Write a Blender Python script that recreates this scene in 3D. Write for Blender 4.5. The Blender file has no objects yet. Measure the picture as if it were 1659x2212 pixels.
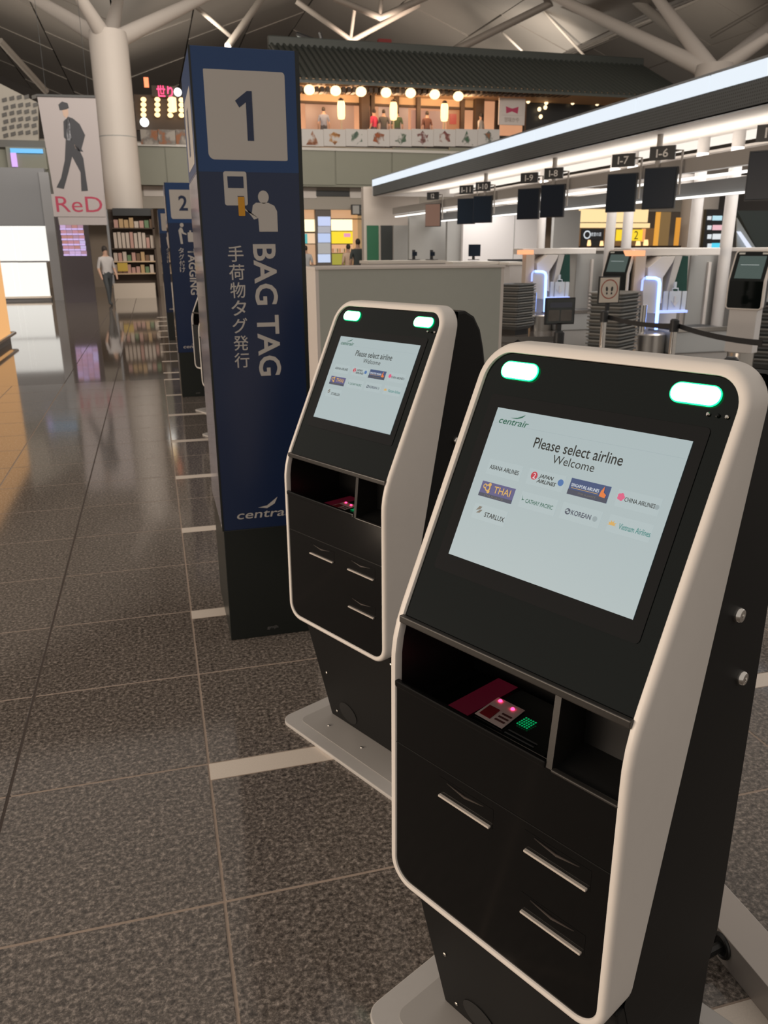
import bpy, bmesh, math, random
from mathutils import Vector, Matrix
random.seed(7)
SC = bpy.context.scene
COL = SC.collection
PI = math.pi
# ------------------------------------------------------------------ camera
W, H, F, EYE = 1659, 2212, 1739.26, 1.63
RX = Vector((0.9636115786, -0.2672558291, -0.0052007096))     # camera right
UX = Vector((0.0881322984, 0.2992794547, 0.9500865782))       # camera up
DX = Vector((0.2523597106, 0.9159727779, -0.3119430182))      # view direction
cd = bpy.data.cameras.new('camera'); cam = bpy.data.objects.new('camera', cd); COL.objects.link(cam)
cam.matrix_world = Matrix(((RX.x, UX.x, -DX.x, 0), (RX.y, UX.y, -DX.y, 0), (RX.z, UX.z, -DX.z, EYE), (0, 0, 0, 1)))
cd.sensor_fit = 'VERTICAL'; cd.sensor_height = 36.0; cd.lens = F / H * 36.0
cd.clip_start = 0.02; cd.clip_end = 400
cd.dof.use_dof = True; cd.dof.focus_distance = 1.45; cd.dof.aperture_fstop = 11.0
SC.camera = cam
# ------------------------------------------------------------------ world, lights, exposure
wd = bpy.data.worlds.new('hall_ambience'); SC.world = wd; wd.use_nodes = True
wd.node_tree.nodes['Background'].inputs[0].default_value = (1.0, 0.90, 0.80, 1)
wd.node_tree.nodes['Background'].inputs[1].default_value = 0.47
SC.view_settings.view_transform = 'Standard'; SC.view_settings.look = 'None'
SC.view_settings.exposure = 0.0; SC.view_settings.gamma = 1.0; SC.view_settings.use_curve_mapping = False

def area(name, loc, target, sx, sy, power, col):
    l = bpy.data.lights.new(name, 'AREA'); l.shape = 'RECTANGLE'; l.size = sx; l.size_y = sy; l.energy = power; l.color = col
    o = bpy.data.objects.new(name, l); COL.objects.link(o); o.location = loc
    o.rotation_euler = (Vector(target) - Vector(loc)).to_track_quat('-Z', 'Y').to_euler()
    return o
def spot(name, loc, target, power, col, ang=70, r=0.25):
    l = bpy.data.lights.new(name, 'SPOT'); l.energy = power; l.color = col; l.spot_size = math.radians(ang); l.spot_blend = 0.8; l.shadow_soft_size = r
    o = bpy.data.objects.new(name, l); COL.objects.link(o); o.location = loc
    o.rotation_euler = (Vector(target) - Vector(loc)).to_track_quat('-Z', 'Y').to_euler()
    return o
WARM = (1.0, 0.80, 0.62)
area('left_fill_light', (-9.0, 1.5, 2.3), (0.6, 2.0, 0.9), 9, 1.2, 680, WARM)  # unseen fill light added to warm the kiosk fronts from the left
area('balcony_fill_light', (3.0, 17.0, 9.5), (3.0, 36.0, 5.0), 16, 2, 1900, (1.0, 0.90, 0.78))  # added fill light that brightens the balcony front, no fixture there
area('canopy_cove_lamp', (8.6, 15.5, 2.86), (8.6, 15.5, 4.0), 0.9, 21, 170, (1.0, 0.90, 0.80)).rotation_euler = (PI, 0, 0)
area('canopy_down_lamp', (9.6, 15.5, 3.15), (9.0, 15.5, 0.0), 1.6, 21, 560, (1.0, 0.95, 0.90)).rotation_euler = (0, 0, 0)
UP = (1.0, 0.88, 0.74)
area('roof_fill_light', (6, 53, 9.4), (6, 52, 16), 64, 5, 1500, UP)  # added fill under the ceiling, hidden behind the restaurant roof
area('roof_fill_light', (-16, 40, 6.0), (-14, 46, 14), 12, 3, 1600, UP)  # second added fill, lifts the left part of the ceiling
spot('roof_uplight', (3, 40, 9.8), (7, 54, 14), 3200, UP, 75)
spot('roof_uplight', (-10, 40, 9.0), (-13, 54, 13), 3800, UP, 75)
spot('roof_uplight', (21, 42, 10.0), (24, 58, 15), 3600, UP, 75)
spot('roof_uplight', (33, 44, 10.0), (36, 60, 15), 4000, UP, 75)
spot('roof_uplight', (12, 42, 10.6), (14, 58, 15), 3600, (1.0, 0.78, 0.62), 75)

# ------------------------------------------------------------------ pixel -> direction (distance comes from what a thing stands on)
def ray(px, py):
    return RX * ((px - W / 2) / F) - UX * ((py - H / 2) / F) + DX
def onY(px, py, Y):
    d = ray(px, py); return Vector((0, 0, EYE)) + d * (Y / d.y)
def onX(px, py, X):
    d = ray(px, py); return Vector((0, 0, EYE)) + d * (X / d.x)
def onZ(px, py, z=0.0):
    d = ray(px, py); return Vector((0, 0, EYE)) + d * ((z - EYE) / d.z)

# ------------------------------------------------------------------ materials
MATS = {}
def mat(name, col, rough=0.5, metal=0.0, emit=None, es=1.0, spec=0.5, coat=0.0, noise=0.0, nscale=8.0, alpha=1.0, trans=0.0):
    if name in MATS: return MATS[name]
    m = bpy.data.materials.new(name); m.use_nodes = True; nt = m.node_tree; b = nt.nodes['Principled BSDF']
    c = tuple(col) + (1,)
    b.inputs['Base Color'].default_value = c; b.inputs['Roughness'].default_value = rough; b.inputs['Metallic'].default_value = metal
    b.inputs['Specular IOR Level'].default_value = spec; b.inputs['Coat Weight'].default_value = coat
    b.inputs['Coat Roughness'].default_value = 0.05
    b.inputs['Alpha'].default_value = alpha; b.inputs['Transmission Weight'].default_value = trans
    if emit is not None:
        b.inputs['Emission Color'].default_value = tuple(emit) + (1,); b.inputs['Emission Strength'].default_value = es
    if noise > 0:
        tc = nt.nodes.new('ShaderNodeTexCoord'); n = nt.nodes.new('ShaderNodeTexNoise'); n.inputs['Scale'].default_value = nscale; n.inputs['Detail'].default_value = 4
        mx = nt.nodes.new('ShaderNodeMix'); mx.data_type = 'RGBA'
        mx.inputs[6].default_value = tuple(max(0, x * (1 - noise)) for x in col) + (1,); mx.inputs[7].default_value = tuple(min(1, x * (1 + noise)) for x in col) + (1,)
        nt.links.new(tc.outputs['Object'], n.inputs['Vector']); nt.links.new(n.outputs[0], mx.inputs[0]); nt.links.new(mx.outputs[2], b.inputs['Base Color'])
    MATS[name] = m
    return m
def glow(name, col, s=1.0):
    return mat(name, (0.02, 0.02, 0.02), 0.4, emit=col, es=s)
def S(r, g, b):       # sRGB 0-255 -> linear
    f = lambda v: (v / 255 / 12.92) if v / 255 <= 0.04045 else ((v / 255 + 0.055) / 1.055) ** 2.4
    return (f(r), f(g), f(b))

def granite(name, base, dark, light, scale=90, rough=0.2, tile=None):
    m = bpy.data.materials.new(name); m.use_nodes = True; nt = m.node_tree; b = nt.nodes['Principled BSDF']; L = nt.links.new
    geo = nt.nodes.new('ShaderNodeNewGeometry')
    n1 = nt.nodes.new('ShaderNodeTexNoise'); n1.inputs['Scale'].default_value = scale; n1.inputs['Detail'].default_value = 5; n1.inputs['Roughness'].default_value = 0.75
    v = nt.nodes.new('ShaderNodeTexVoronoi'); v.inputs['Scale'].default_value = scale * 1.6
    n2 = nt.nodes.new('ShaderNodeTexNoise'); n2.inputs['Scale'].default_value = 2.2; n2.inputs['Detail'].default_value = 3
    for n in (n1, v, n2): L(geo.outputs['Position'], n.inputs['Vector'])
    r = nt.nodes.new('ShaderNodeValToRGB'); e = r.color_ramp.elements
    e[0].position = 0.30; e[0].color = dark + (1,); e[1].position = 0.72; e[1].color = light + (1,)
    e.new(0.5).color = base + (1,)
    L(n1.outputs[0], r.inputs[0])
    mx = nt.nodes.new('ShaderNodeMix'); mx.data_type = 'RGBA'; mx.blend_type = 'MULTIPLY'; mx.inputs[0].default_value = 0.55
    r2 = nt.nodes.new('ShaderNodeValToRGB'); r2.color_ramp.elements[0].color = (0.45, 0.43, 0.42, 1); r2.color_ramp.elements[1].color = (1.25, 1.2, 1.15, 1)
    L(v.outputs['Color'], r2.inputs[0]); L(r.outputs[0], mx.inputs[6]); L(r2.outputs[0], mx.inputs[7])
    m2 = nt.nodes.new('ShaderNodeMix'); m2.data_type = 'RGBA'; m2.blend_type = 'MULTIPLY'; m2.inputs[0].default_value = 0.35
    r3 = nt.nodes.new('ShaderNodeValToRGB'); r3.color_ramp.elements[0].color = (0.7, 0.7, 0.7, 1); r3.color_ramp.elements[1].color = (1.15, 1.12, 1.1, 1)
    L(n2.outputs[0], r3.inputs[0]); L(mx.outputs[2], m2.inputs[6]); L(r3.outputs[0], m2.inputs[7])
    out = m2.outputs[2]
    if tile:
        br = nt.nodes.new('ShaderNodeTexBrick'); br.offset = 0; br.squash = 1; br.inputs['Scale'].default_value = 1.0
        br.inputs['Brick Width'].default_value = tile; br.inputs['Row Height'].default_value = tile; br.inputs['Mortar Size'].default_value = 0.004
        mp = nt.nodes.new('ShaderNodeMapping'); mp.inputs['Location'].default_value = (-0.04, -2.361, 0); L(geo.outputs['Position'], mp.inputs['Vector']); L(mp.outputs[0], br.inputs['Vector'])
        m3 = nt.nodes.new('ShaderNodeMix'); m3.data_type = 'RGBA'; m3.inputs[7].default_value = (0.16, 0.13, 0.11, 1)
        L(br.outputs['Fac'], m3.inputs[0]); L(out, m3.inputs[6]); out = m3.outputs[2]
    L(out, b.inputs['Base Color'])
    rr = nt.nodes.new('ShaderNodeMapRange'); rr.inputs[3].default_value = rough * 0.85; rr.inputs[4].default_value = rough * 1.2
    L(n2.outputs[0], rr.inputs[0]); L(rr.outputs[0], b.inputs['Roughness'])
    b.inputs['Specular IOR Level'].default_value = 0.55
    MATS[name] = m
    return m

# ------------------------------------------------------------------ mesh helpers
class MB:
    def __init__(s): s.v = []; s.f = []
    def add(s, verts, faces):
        k = len(s.v); s.v += [tuple(p) for p in verts]; s.f += [tuple(i + k for i in f) for f in faces]; return s
    def box(s, x0, x1, y0, y1, z0, z1):
        return s.add([(x0, y0, z0), (x1, y0, z0), (x1, y1, z0), (x0, y1, z0), (x0, y0, z1), (x1, y0, z1), (x1, y1, z1), (x0, y1, z1)],
                     [(3, 2, 1, 0), (4, 5, 6, 7), (0, 1, 5, 4), (1, 2, 6, 5), (2, 3, 7, 6), (3, 0, 4, 7)])
    def prism(s, pts, vec):
        n = len(pts); vec = Vector(vec); a = [Vector(p) for p in pts]
        return s.add(a + [p + vec for p in a], [tuple(range(n))[::-1], tuple(range(n, 2 * n))] + [(i, (i + 1) % n, n + (i + 1) % n, n + i) for i in range(n)])
    def tube(s, path, r, n=10, close=False, caps=True):
        P = [Vector(p) for p in path]; m = len(P); rings = []
        rad = r if isinstance(r, (list, tuple)) else [r] * m
        t0 = None
        for i, p in enumerate(P):
            if close: t = P[(i + 1) % m] - P[i - 1]
            else: t = P[min(i + 1, m - 1)] - P[max(i - 1, 0)]
            t.normalize()
            if t0 is None:
                a = Vector((0, 0, 1)) if abs(t.z) < 0.9 else Vector((1, 0, 0)); u = t.cross(a).normalized()
            else:
                u = (u - t * u.dot(t)).normalized()
            t0 = t; w = t.cross(u)
            rings.append([p + (u * math.cos(2 * PI * k / n) + w * math.sin(2 * PI * k / n)) * rad[i] for k in range(n)])
        vs = [q for r_ in rings for q in r_]; fs = []
        for i in range(m if close else m - 1):
            j = (i + 1) % m
            for k in range(n): fs.append((i * n + k, i * n + (k + 1) % n, j * n + (k + 1) % n, j * n + k))
        if caps and not close: fs += [tuple(range(n))[::-1], tuple(range((m - 1) * n, m * n))]
        return s.add(vs, fs)
    def lathe(s, prof, n=16, c=(0, 0, 0)):
        vs = []; fs = []; m = len(prof)
        for r, z in prof:
            for k in range(n): vs.append((c[0] + r * math.cos(2 * PI * k / n), c[1] + r * math.sin(2 * PI * k / n), c[2] + z))
        for i in range(m - 1):
            for k in range(n): fs.append((i * n + k, i * n + (k + 1) % n, (i + 1) * n + (k + 1) % n, (i + 1) * n + k))
        fs += [tuple(range(n))[::-1], tuple(range((m - 1) * n, m * n))]
        return s.add(vs, fs)
    def mesh(s, name, m, smooth=False, bevel=0.0, seg=2, recalc=True):
        me = bpy.data.meshes.new(name); me.from_pydata(s.v, [], s.f)
        bm = bmesh.new(); bm.from_mesh(me)
        if bevel > 0:
            bmesh.ops.bevel(bm, geom=[e for e in bm.edges if len(e.link_faces) == 2 and e.calc_face_angle(0) > 0.5], offset=bevel, segments=seg, affect='EDGES', profile=0.6, clamp_overlap=True)
        if recalc: bmesh.ops.recalc_face_normals(bm, faces=bm.faces)
        bm.to_mesh(me); bm.free()
        if smooth:
            me.polygons.foreach_set('use_smooth', [True] * len(me.polygons))
            try: me.set_sharp_from_angle(angle=math.radians(40))
            except Exception: pass
        me.materials.append(m); me.update()
        return me
    def build(s, name, m, parent=None, loc=None, **k):
        return link(name, s.mesh(name, m, **k), parent, loc)
def link(name, me, parent=None, loc=None):
    o = bpy.data.objects.new(name, me); COL.objects.link(o)
    if parent is not None: o.parent = parent
    if loc is not None: o.location = loc
    return o
def tag(o, label=None, cat=None, group=None, kind=None):
    if label: o['label'] = label
    if cat: o['category'] = cat
    if group: o['group'] = group
    if kind: o['kind'] = kind
    return o
def empty(name, loc=(0, 0, 0), rz=0.0, label=None, cat=None, group=None, kind=None, parent=None):
    o = bpy.data.objects.new(name, None); COL.objects.link(o); o.location = loc; o.rotation_euler = (0, 0, rz); o.empty_display_size = 0.1
    if parent is not None: o.parent = parent
    return tag(o, label, cat, group, kind)
KIDS = {}
def copy_tree(o, parent=None):
    c = o.copy(); COL.objects.link(c); c.parent = parent
    for ch in o.children: copy_tree(ch, c)
    return c
def rrect(x0, x1, y0, y1, r, n=6):
    """rounded rectangle, counter-clockwise, as (a, b) pairs; r may be one radius or four (bl, br, tr, tl)"""
    rs = r if isinstance(r, (tuple, list)) else (r,) * 4
    out = []
    for (cx, cy, a0, q) in ((x0 + rs[0], y0 + rs[0], PI, rs[0]), (x1 - rs[1], y0 + rs[1], 1.5 * PI, rs[1]), (x1 - rs[2], y1 - rs[2], 0, rs[2]), (x0 + rs[3], y1 - rs[3], 0.5 * PI, rs[3])):
        for k in range(n + 1):
            a = a0 + 0.5 * PI * k / n; out.append((cx + q * math.cos(a), cy + q * math.sin(a)))
    return out
def ellipse(cx, cy, rx, ry, n=20, rot=0.0):
    o = []
    for k in range(n):
        a = 2 * PI * k / n; x, y = rx * math.cos(a), ry * math.sin(a)
        o.append((cx + x * math.cos(rot) - y * math.sin(rot), cy + x * math.sin(rot) + y * math.cos(rot)))
    return o
def slab(name, polys, m, parent, z=0.0, t=0.0006):
    """flat shapes in the parent's local x-y plane, a print or plate of thickness t"""
    b = MB()
    for p in polys: b.prism([(x, y, z) for x, y in p], (0, 0, t))
    return b.build(name, m, parent)
def text_mesh(body, offset=0.0):
    cu = bpy.data.curves.new('lettering', 'FONT'); cu.body = body; cu.size = 1; cu.offset = offset; cu.resolution_u = 3
    o = bpy.data.objects.new('lettering', cu); COL.objects.link(o); bpy.context.view_layer.update()
    me = bpy.data.meshes.new_from_object(o.evaluated_get(bpy.context.evaluated_depsgraph_get()))
    bpy.data.objects.remove(o); bpy.data.curves.remove(cu)
    return me
def text(name, body, m, parent, cx, cy, w, h, z=0.001, rot=0.0, bold=0.0, shear=0.0, label=None):
    """lettering fitted to a w x h box centred on (cx, cy) in the parent's local x-y plane; rot turns it there"""
    me = text_mesh(body, bold); co = [v.co.copy() for v in me.vertices]
    x0 = min(c.x for c in co); x1 = max(c.x for c in co); y0 = min(c.y for c in co); y1 = max(c.y for c in co)
    cr, sr = math.cos(rot), math.sin(rot)
    for v in me.vertices:
        a = ((v.co.x - (x0 + x1) / 2) / (x1 - x0)) * w; b = ((v.co.y - (y0 + y1) / 2) / (y1 - y0)) * h
        a += shear * b
        v.co = Vector((cx + a * cr - b * sr, cy + a * sr + b * cr, z))
    me.materials.clear(); me.materials.append(m); me.name = name
    o = link(name, me, parent)
    if label: o['label'] = label
    return o
# ------------------------------------------------------------------ common materials
M_white = mat('kiosk_white_paint', (0.74, 0.70, 0.66), 0.42, noise=0.02, nscale=40)
M_side = M_white
M_black = mat('black_powder_coat', (0.008, 0.008, 0.008), 0.55, spec=0.25, noise=0.15, nscale=300)
M_glass = mat('black_glass', (0.003, 0.005, 0.0045), 0.06, spec=0.32)
M_panel = mat('black_acrylic', (0.004, 0.004, 0.004), 0.10, spec=0.35)
M_recess = mat('black_plastic', (0.010, 0.010, 0.010), 0.35)
M_chrome = mat('chrome', (0.75, 0.73, 0.70), 0.12, metal=1.0)
M_steel = mat('brushed_steel', (0.55, 0.53, 0.50), 0.28, metal=1.0)
M_base = mat('light_grey_plate', (0.50, 0.48, 0.46), 0.38, noise=0.03, nscale=60)
M_based = mat('light_grey_tray', (0.40, 0.38, 0.36), 0.34)
M_screen = glow('lit_screen', S(163, 178, 180), 1.0)
M_screen2 = glow('lit_screen_warm', S(170, 186, 170), 1.0)
M_cell = glow('screen_tile', S(167, 182, 184), 1.0)
M_ink = mat('screen_ink', (0.004, 0.012, 0.014), 0.5)
M_green = glow('green_ink', S(10, 95, 75), 0.9)
M_lgreen = glow('led_green', (0.0, 0.9, 0.22), 3.0)
M_lwhite = glow('led_core', (0.75, 1.0, 0.85), 9.0)
M_navy = glow('screen_navy', S(45, 72, 118), 0.9)
M_navy2 = glow('screen_navy_dark', S(52, 62, 84), 0.9)
M_purple = glow('screen_purple', S(82, 82, 130), 0.9)
M_gold = glow('screen_gold', S(214, 170, 90), 0.9)
M_orange = glow('screen_orange', S(226, 120, 50), 0.9)
M_red = glow('screen_red', S(190, 35, 60), 0.9)
M_pink = glow('screen_pink', S(220, 90, 130), 0.9)
M_pale = glow('screen_white', S(220, 226, 230), 1.0)
M_sky = glow('screen_blue', S(60, 110, 170), 0.9)
M_taupe = glow('screen_taupe', S(120, 112, 100), 0.9)
M_teal = glow('screen_teal', S(40, 130, 125), 0.9)
M_redglow = glow('scanner_red', (1.0, 0.03, 0.12), 6.0)
M_redfield = glow('scanner_window', (0.030, 0.0008, 0.004), 1.0)
M_gled = glow('scanner_green', (0.0, 0.35, 0.10), 0.8)
M_grey = mat('mid_grey_paint', (0.37, 0.39, 0.36), 0.55, noise=0.03, nscale=20)
M_offw = mat('off_white_panel', (0.62, 0.58, 0.55), 0.5, noise=0.02, nscale=10)

# ------------------------------------------------------------------ floor
T = 0.6175; GX, GY = 0.04, 2.361
M_gran = granite('dark_granite', (0.145, 0.127, 0.113), (0.018, 0.015, 0.014), (0.50, 0.44, 0.395), 75, 0.085)
M_far = granite('dark_granite_far', (0.145, 0.127, 0.113), (0.05, 0.045, 0.04), (0.28, 0.25, 0.22), 60, 0.05, tile=T)
M_grout = mat('cream_grout', (0.36, 0.28, 0.225), 0.6, noise=0.2, nscale=60)
M_joint = mat('dark_joint_sealant', (0.045, 0.032, 0.026), 0.5)
M_strip = mat('cream_stone_inlay', (0.72, 0.64, 0.56), 0.35, noise=0.12, nscale=220)
fl = MB().box(-60, 90, -14, 85, -0.12, -0.0012).build('floor', M_grout); tag(fl, kind='structure', label='dark polished granite tile floor of the check-in hall')
NX0, NX1, NY0, NY1 = -6, 6, -3, 13
ix0, ix1, iy0, iy1 = GX + NX0 * T, GX + (NX1 + 1) * T, GY + NY0 * T, GY + (NY1 + 1) * T
g = 0.004
tile_me = MB().box(g, T - g, g, T - g, -0.02, 0.0).mesh('tile', M_gran, bevel=0.0012, seg=1)
# the strips lie along the upper edge of every second row, in the columns next to the kiosks
strip_rows = [j for j in range(NY0, NY1 + 1) if j % 2 == 1]
tile_cut = MB().box(g, T - g, g, T - 0.092, -0.02, 0.0).mesh('tile', M_gran, bevel=0.0012, seg=1)
strip_me = MB().box(0.001, T - 0.001, T - 0.089, T - 0.002, -0.02, 0.0002).mesh('stripe', M_strip)
for j in range(NY0, NY1 + 1):
    for i in range(NX0, NX1 + 1):
        inlay = (j % 2 == 1) and 0 <= i <= 3
        link('tile', tile_cut if inlay else tile_me, fl, (GX + i * T, GY + j * T, 0))
        if inlay: link('stripe', strip_me, fl, (GX + i * T, GY + j * T, 0))
MB().box(GX - T - 0.007, GX - T + 0.007, iy0, iy1, -0.004, -0.0005).build('expansion_joint', M_joint, fl)
far = MB().box(-60, ix0, -14, 85, -0.02, 0).box(ix1, 90, -14, 85, -0.02, 0).box(ix0, ix1, iy1, 85, -0.02, 0).box(ix0, ix1, -14, iy0, -0.02, 0).build('distant_paving', M_far, fl)
jb = MB()
for k in range(0, 9):   # the inlaid strips carry on towards the far pillars
    y = GY + (NY1 + 2 + 2 * k) * T
    jb.box(GX, GX + 4 * T, y - 0.089, y, 0, 0.0008)
jb.build('distant_stripes', M_strip, fl)['kind'] = 'stuff'
MB().box(GX - 2 * T - 0.005, GX - 2 * T + 0.005, iy1, 34, 0, 0.0008).build('expansion_joint', M_joint, fl)
MB().box(GX - T - 0.007, GX - T + 0.007, iy1, 34, 0, 0.0008).build('expansion_joint', M_joint, fl)

# ------------------------------------------------------------------ check-in kiosks
KW, ZB, ZK, ZT, KD = 0.4818, 0.457, 0.983, 1.474, 0.2418
SL = KD / (ZT - ZK)                     # setback per metre of height on the tilted face
TH = math.atan2(ZT - ZK, KD)            # tilt of the screen face
CT = math.sin(TH)                       # dz per metre along the tilt
def yface(z, r=0.05):
    t = z - ZK
    if t <= -r: return 0.0
    if t >= r: return SL * t
    return SL * (t + r) ** 2 / (4 * r)
def yrear(z): return 0.081 + 0.216 * (z - 0.524)
def outline(inset=0.0, n=10):
    x = KW / 2 - inset; r = 0.056 - inset; rt = 0.060 - inset
    pts = rrect(-x, x, ZB + inset, ZT - inset, (r, r, rt, rt), n)
    out = []
    for i, a in enumerate(pts):
        b = pts[(i + 1) % len(pts)]; out.append(a); d = math.hypot(b[0] - a[0], b[1] - a[1])
        k = int(d / 0.03)
        for j in range(1, k + 1): out.append((a[0] + (b[0] - a[0]) * j / (k + 1), a[1] + (b[1] - a[1]) * j / (k + 1)))
    return out
def make_kiosk(label, group, screen_text=True):
    K = empty('check_in_kiosk', label=label, cat='kiosk', group=group)
    # white shell: rounded front rim, deep side walls
    loops = []
    n = None
    for ins, dy in ((0.0, None), (0.0, 0.010), (0.002, 0.004), (0.006, 0.0005), (0.010, 0.0), (0.015, 0.001), (0.0165, 0.004), (0.0165, 0.016)):
        o = outline(0.0)
        i_ = outline(ins) if ins == 0 else None
        pts = []
        base = outline(0.0)
        for (x, z) in base:
            # move towards the inside by ins along the local inward normal of the rounded rectangle
            cx = max(-KW / 2 + 0.06, min(KW / 2 - 0.06, x)); cz = max(ZB + 0.06, min(ZT - 0.06, z))
            vx, vz = cx - x, cz - z; l = math.hypot(vx, vz) or 1
            xx, zz = x + vx / l * ins, z + vz / l * ins
            y = yrear(zz) if dy is None else yface(zz) + dy
            if dy is None: y = max(y, yface(zz) + 0.03)
            pts.append((xx, y, zz))
        loops.append(pts)
    b = MB(); n = len(loops[0])
    for pts in loops: b.v += pts
    for k in range(len(loops) - 1):
        for i in range(n):
            j = (i + 1) % n
            b.f.append((k * n + i, k * n + j, (k + 1) * n + j, (k + 1) * n + i))
    b.build('frame', M_white, K, smooth=True)
    # black rear housing, open towards the shell
    prof = [(yrear(0.475) + 0.0, 0.475), (yrear(ZT - 0.02) + 0.004, ZT - 0.014), (0.315, 1.462), (0.352, 1.444), (0.380, 1.405), (0.397, 1.350), (0.410, 1.280), (0.412, 0.40), (0.395, 0.335), (0.12, 0.335)]
    hb = MB(); xw = KW / 2 - 0.006
    pts = [(-xw, y, z) for y, z in prof]; m = len(prof)
    hb.v = pts + [(xw, y, z) for y, z in prof]
    hb.f = [(i, i + 1, m + i + 1, m + i) for i in range(1, m - 1)] + [tuple(range(m)), tuple(range(m, 2 * m))]
    hb.build('rear_housing', M_black, K, bevel=0.008)
    # pedestal, leaning forward as it rises
    st = MB(); xs = 0.234
    st.prism([(-xs, 0.050, 0.47), (-xs, 0.162, 0.014), (-xs, 0.392, 0.014), (-xs, 0.392, 0.47)], (2 * xs, 0, 0))
    sto = st.build('pedestal', M_black, K, bevel=0.004)
    def py(z): return 0.162 + (0.050 - 0.162) * (z - 0.014) / 0.456
    for sx in (-0.19, 0.02, 0.20):
        for sz in (0.05, 0.22, 0.43):
            if sx == 0.02 and sz != 0.43: continue
            MB().lathe([(0.0045, 0), (0.0045, 0.002), (0.002, 0.003)], 8).build('screw', M_steel, sto, loc=(sx, py(sz) - 0.001, sz)).rotation_euler = (PI / 2, 0, 0)
    MB().lathe([(0.045, 0), (0.045, 0.002)], 20).build('cable_cover', M_recess, sto, loc=(-0.12, py(0.075) - 0.0003, 0.075)).rotation_euler = (PI / 2 + 0.24, 0, 0)
    # base plate with a shallow tray
    bp = MB().prism([(x, y, 0) for x, y in rrect(-0.338, 0.338, 0.004, 0.585, 0.045, 6)], (0, 0, 0.013)).build('base_plate', M_base, K, bevel=0.003)
    MB().prism([(x, y, 0.0131) for x, y in rrect(-0.285, 0.285, 0.052, 0.535, 0.03, 5)], (0, 0, 0.0012)).build('base_tray', M_based, bp)
    for sx in (-0.18, 0.0, 0.18):
        MB().lathe([(0.006, 0), (0.004, 0.003)], 8).build('screw', M_steel, bp, loc=(sx, 0.105, 0.0142))
    # upper glass (tilted) and lower panel (upright)
    def tilted(x, z, d=0.0): return (x, SL * (z - ZK) - d * math.sin(TH), z + d * math.cos(TH))
    up = [(x, z) for x, z in rrect(-0.2265, 0.2265, 1.018, ZT - 0.0155, (0.001, 0.001, 0.046, 0.046), 8)]
    MB().prism([tilted(x, z, -0.006) for x, z in up], (0, 0.004 * math.sin(TH), -0.004 * math.cos(TH))).build('touch_glass', M_glass, K)
    MB().prism([tilted(x, z, -0.0045) for x, z in rrect(-0.197, 0.197, 1.108, 1.392, 0.006, 3)], (0, 0.001, 0)).build('screen_bezel', M_panel, K)
    lo = [(x, z) for x, z in rrect(-0.2265, 0.2265, ZB + 0.0155, 0.890, (0.042, 0.042, 0.001, 0.001), 8)]
    lp = MB().prism([(x, 0.004, z) for x, z in lo], (0, 0.006, 0)).build('lower_panel', M_panel, K)
    # ledge under the glass, shelf recess and side pocket
    MB().box(-0.227, 0.227, 0.012, 0.022, 1.008, 1.021).build('glass_edge', mat('dark_grey_edge', (0.026, 0.024, 0.022), 0.3), K, bevel=0.002)
    rc = MB()   # open boxes seen from the front
    def cavity(x0, x1, yb, zf0, zb0, z1):
        k = len(rc.v)
        rc.v += [(x0, 0.004, zf0), (x1, 0.004, zf0), (x1, yb, zb0), (x0, yb, zb0), (x0, 0.018, z1), (x1, 0.018, z1), (x1, yb, z1), (x0, yb, z1)]
        rc.f += [tuple(k + i for i in f) for f in ((0, 1, 2, 3), (3, 2, 6, 7), (0, 3, 7, 4), (1, 5, 6, 2), (4, 7, 6, 5))]
    cavity(-0.2265, 0.102, 0.215, 0.846, 0.840, 1.010)
    cavity(0.113, 0.2265, 0.085, 0.886, 0.900, 1.010)
    rco = rc.build('shelf_recess', M_recess, K, recalc=False)
    MB().prism([(0.102, 0.003, 0.888), (0.102, 0.016, 1.010), (0.102, 0.215, 1.010), (0.102, 0.215, 0.84)], (0.011, 0, 0)).build('shelf_divider', mat('dark_grey_edge', (0.026, 0.024, 0.022), 0.3), K)
    MB().box(-0.2265, 0.102, 0.000, 0.010, 0.886, 0.899).build('shelf_lip', M_panel, K, bevel=0.003)
    MB().box(0.113, 0.2265, 0.000, 0.010, 0.886, 0.891).build('pocket_lip', mat('dark_grey_edge', (0.026, 0.024, 0.022), 0.3), K, bevel=0.002)
    # passport reader: glossy block on the shelf with instruction card and red scanner window
    rd = MB().prism([(-0.098, 0.045, 0.8480), (0.062, 0.045, 0.8480), (0.062, 0.20, 0.8420), (-0.098, 0.20, 0.8420)], (0, 0, 0.012)).build('passport_reader', M_glass, K, bevel=0.002)
    MB().prism([(-0.200, 0.045, 0.8480), (-0.104, 0.045, 0.8480), (-0.104, 0.205, 0.8420), (-0.200, 0.205, 0.8420)], (0, 0, 0.004)).build('scanner_glass', M_glass, K)
    MB().box(-0.152, -0.106, 0.04, 0.20, 0.8545, 0.8555).build('scanner_window', M_redfield, rd)
    cd_ = MB().prism([(-0.095, 0.068, 0.8609), (-0.033, 0.066, 0.8609), (-0.044, 0.142, 0.8582), (-0.104, 0.142, 0.8582)], (0, 0, 0.0012)).build('instruction_card', mat('card_print', (0.85, 0.66, 0.62), 0.4), rd)
    MB().prism([(-0.090, 0.074, 0.8621), (-0.066, 0.073, 0.8621), (-0.072, 0.108, 0.8608), (-0.095, 0.108, 0.8608)], (0, 0, 0.0012)).build('card_picture', mat('card_red', (0.30, 0.02, 0.03), 0.4), rd)
    for q in range(3):
        yy = 0.078 + q * 0.011
        MB().box(-0.060 - q * 0.001, -0.040 - q * 0.001, yy, yy + 0.004, 0.8622 - q * 0.0004, 0.8634 - q * 0.0004).build('card_text_line', mat('card_ink', (0.12, 0.04, 0.04), 0.5), rd)
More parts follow.
